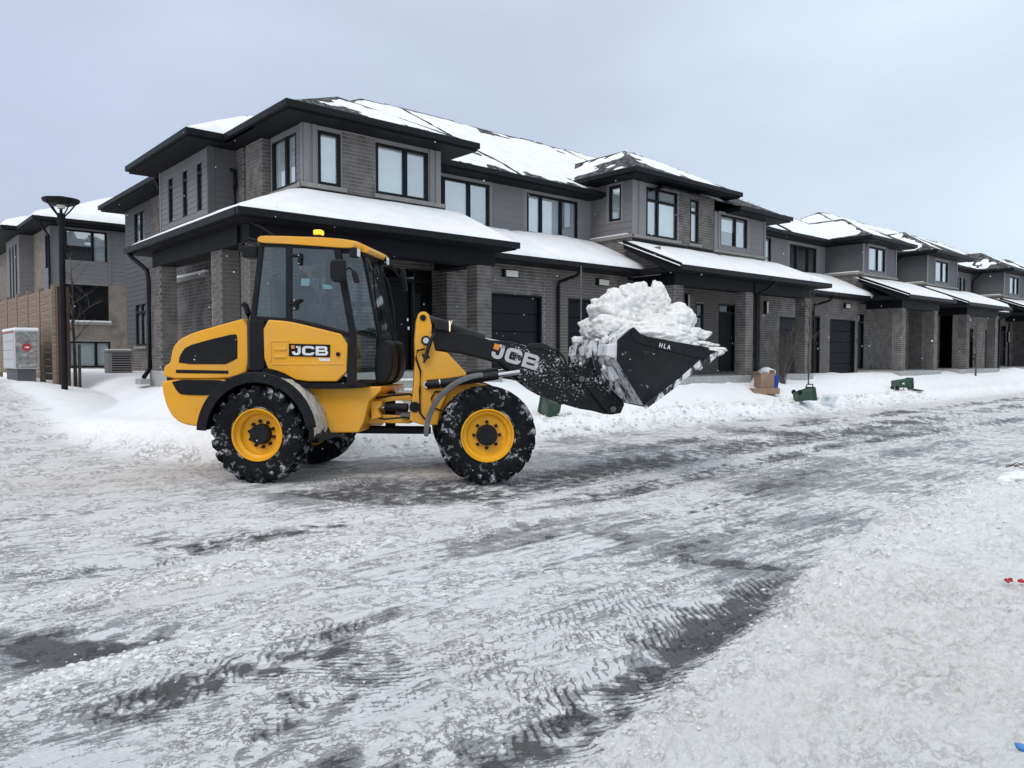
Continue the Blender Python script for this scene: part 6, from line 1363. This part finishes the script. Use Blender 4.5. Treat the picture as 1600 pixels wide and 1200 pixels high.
def logo(width, height, mt, M4, parent):
    """wide rounded block letters J C B, cut as solid plates"""
    t = .26; objs = []
    def arc(cx, cy, rx, ry, a0, a1, n=8): return [(cx+rx*math.cos(R(a0+(a1-a0)*i/n)), cy+ry*math.sin(R(a0+(a1-a0)*i/n))) for i in range(n+1)]
    def strip(outer, inner): return [[outer[i], outer[i+1], inner[i+1], inner[i]] for i in range(len(outer)-1)]
    w_ = 1.18; J = strip([(.78, 1)]+[(.78, .34)]+arc(.44, .34, .34, .34, 0, -90)[1:]+[(.30, 0)]+arc(.30, .34, .30, .34, -90, -180)[1:]+[(0, .40)], [(.52, 1)]+[(.52, .34)]+arc(.44, .34, .09, .10, 0, -90)[1:]+[(.34, .24)]+arc(.34, .34, .08, .10, -90, -180)[1:]+[(.26, .40)])
    J.append([(.36, 1), (.78, 1), (.78, .80), (.36, .80)])
    C = strip([(1.12, .68)]+arc(.80, .68, .32, .32, 0, 90)[1:]+arc(.36, .68, .36, .32, 90, 180)+arc(.36, .32, .36, .32, 180, 270)+arc(.80, .32, .32, .32, 270, 360), [(.84, .68)]+arc(.78, .68, .06, .09, 0, 90)[1:]+arc(.38, .68, .10, .09, 90, 180)+arc(.38, .32, .10, .09, 180, 270)+arc(.78, .32, .06, .09, 270, 360))
    B = [[(0,0),(.27,0),(.27,1),(0,1)], [(.27,.77),(.80,.77),(.80,1),(.27,1)], [(.27,.39),(.80,.39),(.80,.61),(.27,.61)], [(.27,0),(.84,0),(.84,.23),(.27,.23)]]
    B += strip(arc(.80, .75, .26, .25, 90, -90), arc(.80, .69, .04, .08, 90, -90)); B += strip(arc(.84, .30, .28, .30, 90, -90), arc(.84, .31, .04, .08, 90, -90))
    tot = .78+.14+1.12+.12+1.12
    for nm, polys, ox in (('letter', J, 0), ('letter', C, .92), ('letter', B, 2.16)):
        m = MB(); m.T = M4
        for q in polys:
            if len({(round(a, 4), round(b, 4)) for a, b in q}) < 3: continue
            m.prism([(((a+ox)/tot-.5)*width, (b-.5)*height) for a, b in q], -.003, .004, plane='xy')
        m.build(nm, M[mt], parent)
def facing(unit, px, py, y, ang): x, z = P(px, py, y, unit); return (RF if unit else Matrix.Identity(4)) @ Matrix.Translation((x, y, z)) @ Matrix.Rotation(R(90), 4, 'X') @ Matrix.Rotation(R(ang), 4, 'Z')
(xa, za), (xb_, zb_) = P(455, 547, -CW-.04), P(514, 547, -CW-.04)
logo((xb_-xa)*.95, .118, 'letter', facing(0, 484.5, 548, -CW-.039, -.8), dp)
x_, z_ = P(457.5, 542, -CW-.045); m = lmb(); m.box(x_-.022, x_+.022, -CW-.045, -CW-.036, z_-.022, z_+.022); m.build('orange_emblem', M['orange_flat'], dp)
logo(.66, .20, 'letter_salt', facing(1, 806, 557.5, AY0-.006, -16.5), armA)
Mx = facing(1, 776, 542, AY0-.008, -16.5); m = MB(); m.T = Mx; m.box(-.038, .038, -.038, .038, -.002, .003); m.build('orange_emblem', M['orange_flat'], armA)
letters('H L A', .058, .15, .001, 'letter', facing(1, 1039, 541.0, -BY-.018, -12), sp_)
# --- the driver
def person(root_loc, rz):
    pr_ = empty('person', root_loc, rz); tag(pr_, 'driver in dark jacket and cap seated at the wheel inside the loader cab', 'person')
    J = {'pelvis': (0,0,.08,.15), 'belly': (.02,0,.25,.145), 'chest': (.03,0,.45,.16), 'neck0': (.04,0,.60,.07), 'neck': (.055,0,.66,.055), 'head': (.075,0,.74,.085), 'crown': (.075,0,.83,.085),
         'shL': (.03,.17,.54,.065), 'elL': (.16,.24,.32,.048), 'wrL': (.38,.16,.36,.032), 'shR': (.03,-.17,.54,.065), 'elR': (.16,-.24,.32,.048), 'wrR': (.38,-.16,.36,.032),
         'hipL': (.05,.10,.08,.095), 'knL': (.46,.13,.12,.068), 'anL': (.56,.13,-.30,.045), 'toL': (.70,.13,-.36,.035), 'hipR': (.05,-.10,.08,.095), 'knR': (.46,-.13,.12,.068), 'anR': (.56,-.13,-.30,.045), 'toR': (.70,-.13,-.36,.035)}
    E_ = [('pelvis','belly'),('belly','chest'),('chest','neck0'),('neck0','neck'),('neck','head'),('head','crown'),('chest','shL'),('shL','elL'),('elL','wrL'),('chest','shR'),('shR','elR'),('elR','wrR'),('pelvis','hipL'),('hipL','knL'),('knL','anL'),('anL','toL'),('pelvis','hipR'),('hipR','knR'),('knR','anR'),('anR','toR')]
    K = list(J); vs = [J[k][:3] for k in K]; rad = [J[k][3] for k in K]; es = [(K.index(a), K.index(b)) for a, b in E_]
    for sg, w_ in ((1,'wrL'), (-1,'wrR')):           # palms and fingers close round the wheel
        b0 = Vector(J[w_][:3]); pi_ = len(vs); vs.append(tuple(b0+Vector((.07,-sg*.01,.02)))); rad.append(.024); es.append((K.index(w_), pi_))
        for f in range(5):
            o1 = Vector((.10 if f else .07, sg*(.03-.018*f), .03-.004*f)) if f else Vector((.075, -sg*.035, .03)); o2 = o1+Vector((.03, 0, -.012-.003*(f == 4))); o3 = o2+Vector((-.006, 0, -.028)); last = pi_
            for q_ in (o1, o2, o3): vs.append(tuple(b0+q_)); rad.append(.0085); es.append((last, len(vs)-1)); last = len(vs)-1
    me = bpy.data.meshes.new('body'); me.from_pydata(vs, es, []); o = bpy.data.objects.new('body', me); COL.objects.link(o); o.parent = pr_
    sk = o.modifiers.new('skin', 'SKIN'); 
    for i, r in enumerate(rad): me.skin_vertices[0].data[i].radius = (r, r)
    me.skin_vertices[0].data[0].use_root = True; sb = o.modifiers.new('sub', 'SUBSURF'); sb.levels = 1; sb.render_levels = 2
    M['jacket'] = mat('jacket', (.02, .022, .03), .85, var=.3); M['skin'] = mat('skin', (.42, .25, .18), .6); me.materials.append(M['jacket'])
    bm = bmesh.new(); bmesh.ops.create_uvsphere(bm, u_segments=24, v_segments=16, radius=.1)
    for v in bm.verts:
        v.co.z *= 1.2; v.co.y *= .82
        if v.co.z < -.03 and v.co.x > 0: v.co.x *= .85
        if v.co.x > .06 and abs(v.co.y) < .022 and -.035 < v.co.z < .015: v.co.x += .022
        if v.co.x > .06 and .012 < abs(v.co.y) < .045 and .01 < v.co.z < .04: v.co.x -= .010
    fm_ = bpy.data.meshes.new('face'); bm.to_mesh(fm_); bm.free(); fm_.materials.append(M['skin']); fm_.polygons.foreach_set('use_smooth', [True]*len(fm_.polygons)); f_ = bpy.data.objects.new('face', fm_); COL.objects.link(f_); f_.parent = pr_; f_.location = (.088, 0, .78)
    for sg in (-1, 1):
        m = MB(); m.tube((.178, sg*.03, .802), (.186, sg*.03, .802), .009, .007, 8); m.build('eye', M['interior'], pr_)
        m = MB(); m.prism([(.07,.75),(.095,.755),(.10,.80),(.075,.80)], sg*.078, sg*.092); m.build('ear', M['skin'], pr_, bevel=.004)
    m = MB(); m.prism([(.165,.735),(.183,.735),(.183,.741),(.165,.741)], -.022, .022); m.build('mouth', M['red'], pr_)
    m = MB(); m.lathe([(.80,.104),(.86,.106),(.90,.085),(.925,.0)], 24, axis='z'); m.T = None; c_ = m.build('cap', M['jacket'], pr_, smooth=True, loc=(.075, 0, 0)); m = MB(); m.prism([(.05,-.07),(.19,-.055),(.215,0),(.19,.055),(.05,.07)], .815, .825, plane='xy'); m.build('cap_peak', M['jacket'], c_)
    return pr_
x_, z_ = P(463, 505, -.1); w0 = MR @ Vector((x_+.02, 0, z_)); person(w0, R(AR))
# --- the heap of snow in the bucket
from mathutils import noise as mn
def lump(bm, c, r, sc, seed, amp=.35, sub=5):
    tmp = bmesh.new(); bmesh.ops.create_icosphere(tmp, subdivisions=sub, radius=1); off = Vector((seed*7.1, seed*3.3, seed*1.7)); new = []
    for v in tmp.verts:
        n_ = mn.fractal(v.co*1.1+off, 1.0, 2.0, 3)*.9+mn.fractal(v.co*3.0+off, .8, 2.0, 4)*.15+.03*(1-abs(mn.noise(v.co*4+off))*3)+mn.fractal(v.co*10+off, .7, 2.0, 4)*.05
        if sub > 3: vd = mn.voronoi(v.co*1.35+off)[0]; n_ += .9*min(vd[1]-vd[0], .30)-.10
        p = v.co*r*(1+amp*n_); p = Vector((p.x*sc[0], p.y*sc[1], p.z*sc[2])); new.append(bm.verts.new(c+p))
    tmp.verts.index_update()
    for f in tmp.faces: bm.faces.new([new[v.index] for v in f.verts])
    tmp.free()
bm = bmesh.new()
def bc(px, py, y): x, z = P(px, py, y, 1); return Vector((x, y, z))
for i, (px, py, y, r, sc, sub, amp) in enumerate([(1010,525,0,.50,(1.0,1.7,.62),6,.3),(960,490,.15,.34,(1.05,1.1,.98),5,.42),(1024,474,.0,.23,(.85,1.0,1.25),5,.45),(992,478,.1,.30,(1,1.1,1),5,.4),(1048,507,-.1,.32,(1.05,1.4,.85),5,.3),
        (1080,541,-.2,.19,(1.45,3.2,.42),5,.35),(1030,530,-.72,.30,(1.5,1.3,.55),5,.35),(1000,520,-.6,.22,(1.2,1.5,.7),5,.35),(1000,515,.7,.32,(1.3,1.3,.8),5,.35),(1107,549,-.55,.085,(1.3,6.0,.7),4,.35),(930,515,.55,.22,(1,1.3,.8),4,.4),(912,535,.9,.16,(1,1.6,.7),4,.4),
        (1040,540,-1.0,.13,(3.6,1.0,.5),4,.35),(1118,551,-.95,.06,(1.5,3,.8),3,.3),(1072,524,-.25,.19,(1.4,2.0,.65),5,.3),(950,512,-.2,.22,(1.2,1.6,.8),5,.3)]):
    lump(bm, bc(px, py, y), r, sc, i+1, amp, sub)
rnd = random.Random(3)
for i in range(45):
    t_ = rnd.random(); px = 925+190*t_; ytop = np.interp(px, [925,960,1000,1024,1050,1080,1115], [500,470,462,455,485,520,550]); lump(bm, bc(px, ytop+rnd.uniform(2, 45), rnd.uniform(-.9, .3)), rnd.uniform(.012, .045), (1.1,1,.8), i+40, .4, 2)
for f in bm.faces: f.smooth = True
me = bpy.data.meshes.new('snow_heap'); bm.transform(MF); bm.to_mesh(me); bm.free(); me.materials.append(M['snow_lump']); o = bpy.data.objects.new('snow_heap', me); COL.objects.link(o); tag(o, 'lumpy white heap of snow piled in the raised loader bucket', 'snow heap')
# crusted snow clinging to the back of the bucket
bm = bmesh.new(); 
for i in range(16):
    px, py = rnd.choice([(966,531),(960,534),(952,538),(955,560),(970,585),(985,610),(948,570),(975,522)]); y = rnd.uniform(-1.1, 1.1); lump(bm, bc(px, py, -BY)*Vector((1, 0, 1)) + Vector((rnd.uniform(-.03,.03), y, rnd.uniform(-.06,.06))) if False else Vector((P(px, py, -BY, 1)[0]+rnd.uniform(-.02,.03), y, P(px, py, -BY, 1)[1]+rnd.uniform(-.05,.05))), rnd.uniform(.025,.055), (.7,1.8,1.2), i+90, .4, 3)
for f in bm.faces: f.smooth = True
me = bpy.data.meshes.new('clinging_snow'); bm.transform(RF); bm.to_mesh(me); bm.free(); me.materials.append(M['snow_lump']); o = bpy.data.objects.new('clinging_snow', me); COL.objects.link(o); o.parent = LD; o['kind'] = 'stuff'
# loose snow clods
def clods(name, n, sampler, rmin, rmax, seed, mats_, kind='stuff'):
    rnd = random.Random(seed); bm = bmesh.new(); bmesh.ops.create_icosphere(bm, subdivisions=1, radius=1); base = [tuple(v.co) for v in bm.verts]; fs = [tuple(v.index for v in f.verts) for f in bm.faces]; bm.free()
    m = MB()
    for i in range(n):
        x, y = sampler(rnd); z = groundz(x, y); dist = math.hypot(x, y); r = rmin+(rmax-rmin)*rnd.random()**5; r *= max(.55, min(2.2, dist/5))
        a = rnd.uniform(0, 6.28); ca, sa = math.cos(a), math.sin(a); sx, sy, sz = rnd.uniform(.7, 1.4), rnd.uniform(.6, 1), rnd.uniform(.35, .75); vs = []
        for (bx_, by_, bz_) in base:
            k = r*rnd.uniform(.78, 1.2); X1, Y1 = bx_*k*sx, by_*k*sy; vs.append((x+X1*ca-Y1*sa, y+X1*sa+Y1*ca, z+bz_*k*sz-r*.05))
        m.add(vs, fs)
    o = m.build(name, mats_, None, smooth=False); tag(o, kind=kind); return o
def along(P, sp, jit=1.0):
    Q = [g2(*p) for p in P]; ls = [math.hypot(b[0]-a[0], b[1]-a[1]) for a, b in zip(Q, Q[1:])]; tot = sum(ls)
    def f(rnd):
        px = rnd.random()  # denser close to the camera end
        k = rnd.choices(range(len(ls)), weights=[l/(.5+math.hypot(*Q[i])) for i, l in enumerate(ls)])[0]; t = rnd.random(); a, b = Q[k], Q[k+1]
        x = a[0]+(b[0]-a[0])*t; y = a[1]+(b[1]-a[1])*t; s_ = sp*math.hypot(x, y)/4; return x+rnd.gauss(0, s_), y+rnd.gauss(0, s_)
    return f
def region(x0, x1, y0, y1):
    def f(rnd):
        u = rnd.uniform(x0, x1); v = rnd.uniform(y0, y1)**1; g_ = g2(u, v); return g_
    return f
clods('loose_snow', 1500, along([(930,1230),(1050,1130),(1150,1050),(1225,985),(1300,915),(1430,830),(1600,735)], .12), .004, .022, 1, M['snow_lump'])
clods('loose_snow', 900, along([(-20,955),(100,932),(250,915),(400,888),(600,850)], .10), .006, .026, 2, M['snow_lump'])
clods('loose_snow', 700, along([(0,1090),(150,1040),(300,1010),(420,990)], .08), .005, .03, 3, M['snow_lump'])
clods('loose_snow', 450, region(0, 1000, 960, 1200), .002, .012, 4, M['snow_lump'])
clods('loose_snow', 600, region(1000, 1600, 800, 1200), .003, .012, 5, M['snow_lump'])
clods('loose_snow', 250, region(0, 1600, 780, 960), .003, .012, 6, M['snow_lump'])
def bankpts(rnd):
    x = rnd.uniform(6.5, 30); return x, 11.1+rnd.gauss(0, .35)
clods('loose_snow', 1400, bankpts, .008, .032, 7, M['snow_lump'])
o = blob('snow_lump', .26, (1.5, 1.0, .42), M['snow'], 12, .22, 4, freq=2.4, loc=gpt(1596, 750)+Vector((0,0,.0))); tag(o, 'rounded snow lump with twigs at the right edge', 'snow lump')
# hill beyond, left
hm = MB(); hx = np.linspace(-200, 90, 60); hv = []
for j, (yy_, hh_) in enumerate(((150, .5), (165, 9), (185, 24), (205, 36), (230, 40), (300, 30))):
    for x_ in hx: hv.append((x_, yy_+.0*x_, hh_*float(.85+.35*fbm(np.array([x_*.012]), np.array([j*.3+2]), 3)[0])*float(1-ss(-5, 60, x_))+.4))
nx_ = len(hx); hm.add(hv, [(j*nx_+i, j*nx_+i+1, (j+1)*nx_+i+1, (j+1)*nx_+i) for j in range(5) for i in range(nx_-1)]); o = hm.build('hillside', M['snow'], None, smooth=True); tag(o, kind='structure')
rnd = random.Random(4); fm = MB()
for i in range(1400):
    x_ = rnd.uniform(-70, 45); j = rnd.random(); y_ = 160+j*60
    zz = 5+36*ss(0, 1, j)*float(1-ss(-5, 60, np.array([x_]))); h_ = rnd.uniform(4, 8); P = Vector((x_, y_, float(zz)-3))
    fm.tube(P, P+Vector((rnd.uniform(-.5, .5), 0, h_)), .16, .05, 4, caps=False)
    for k in range(7):
        q0 = P+Vector((0, 0, h_*rnd.uniform(.35, .95))); fm.tube(q0, q0+Vector((rnd.uniform(-1.6, 1.6), rnd.uniform(-1, 1), rnd.uniform(.6, 1.8))), .07, .02, 3, caps=False)
o = fm.build('bare_wood', M['bark'], None); tag(o, kind='stuff')
# snowflakes drifting down
rnd = random.Random(11); fl = MB()
for i in range(230):
    d_ = rnd.uniform(3, 14); px, py = rnd.uniform(0, 1600), rnd.uniform(0, 760); v = ray(px, py); v = v/(v.xy.dot(FW.xy)); p = CAMV+v*d_
    if p.z < .3 or p.y > 12.4: continue
    r = rnd.uniform(.0028, .0055)*(.5+d_/10); fl.add([(p.x+r,p.y,p.z),(p.x-r,p.y,p.z),(p.x,p.y+r,p.z),(p.x,p.y-r,p.z),(p.x,p.y,p.z+r),(p.x,p.y,p.z-r)], [(0,2,4),(2,1,4),(1,3,4),(3,0,4),(2,0,5),(1,2,5),(3,1,5),(0,3,5)])
o = fl.build('snowflakes', M['snow_roof'], None, smooth=True); tag(o, kind='stuff')
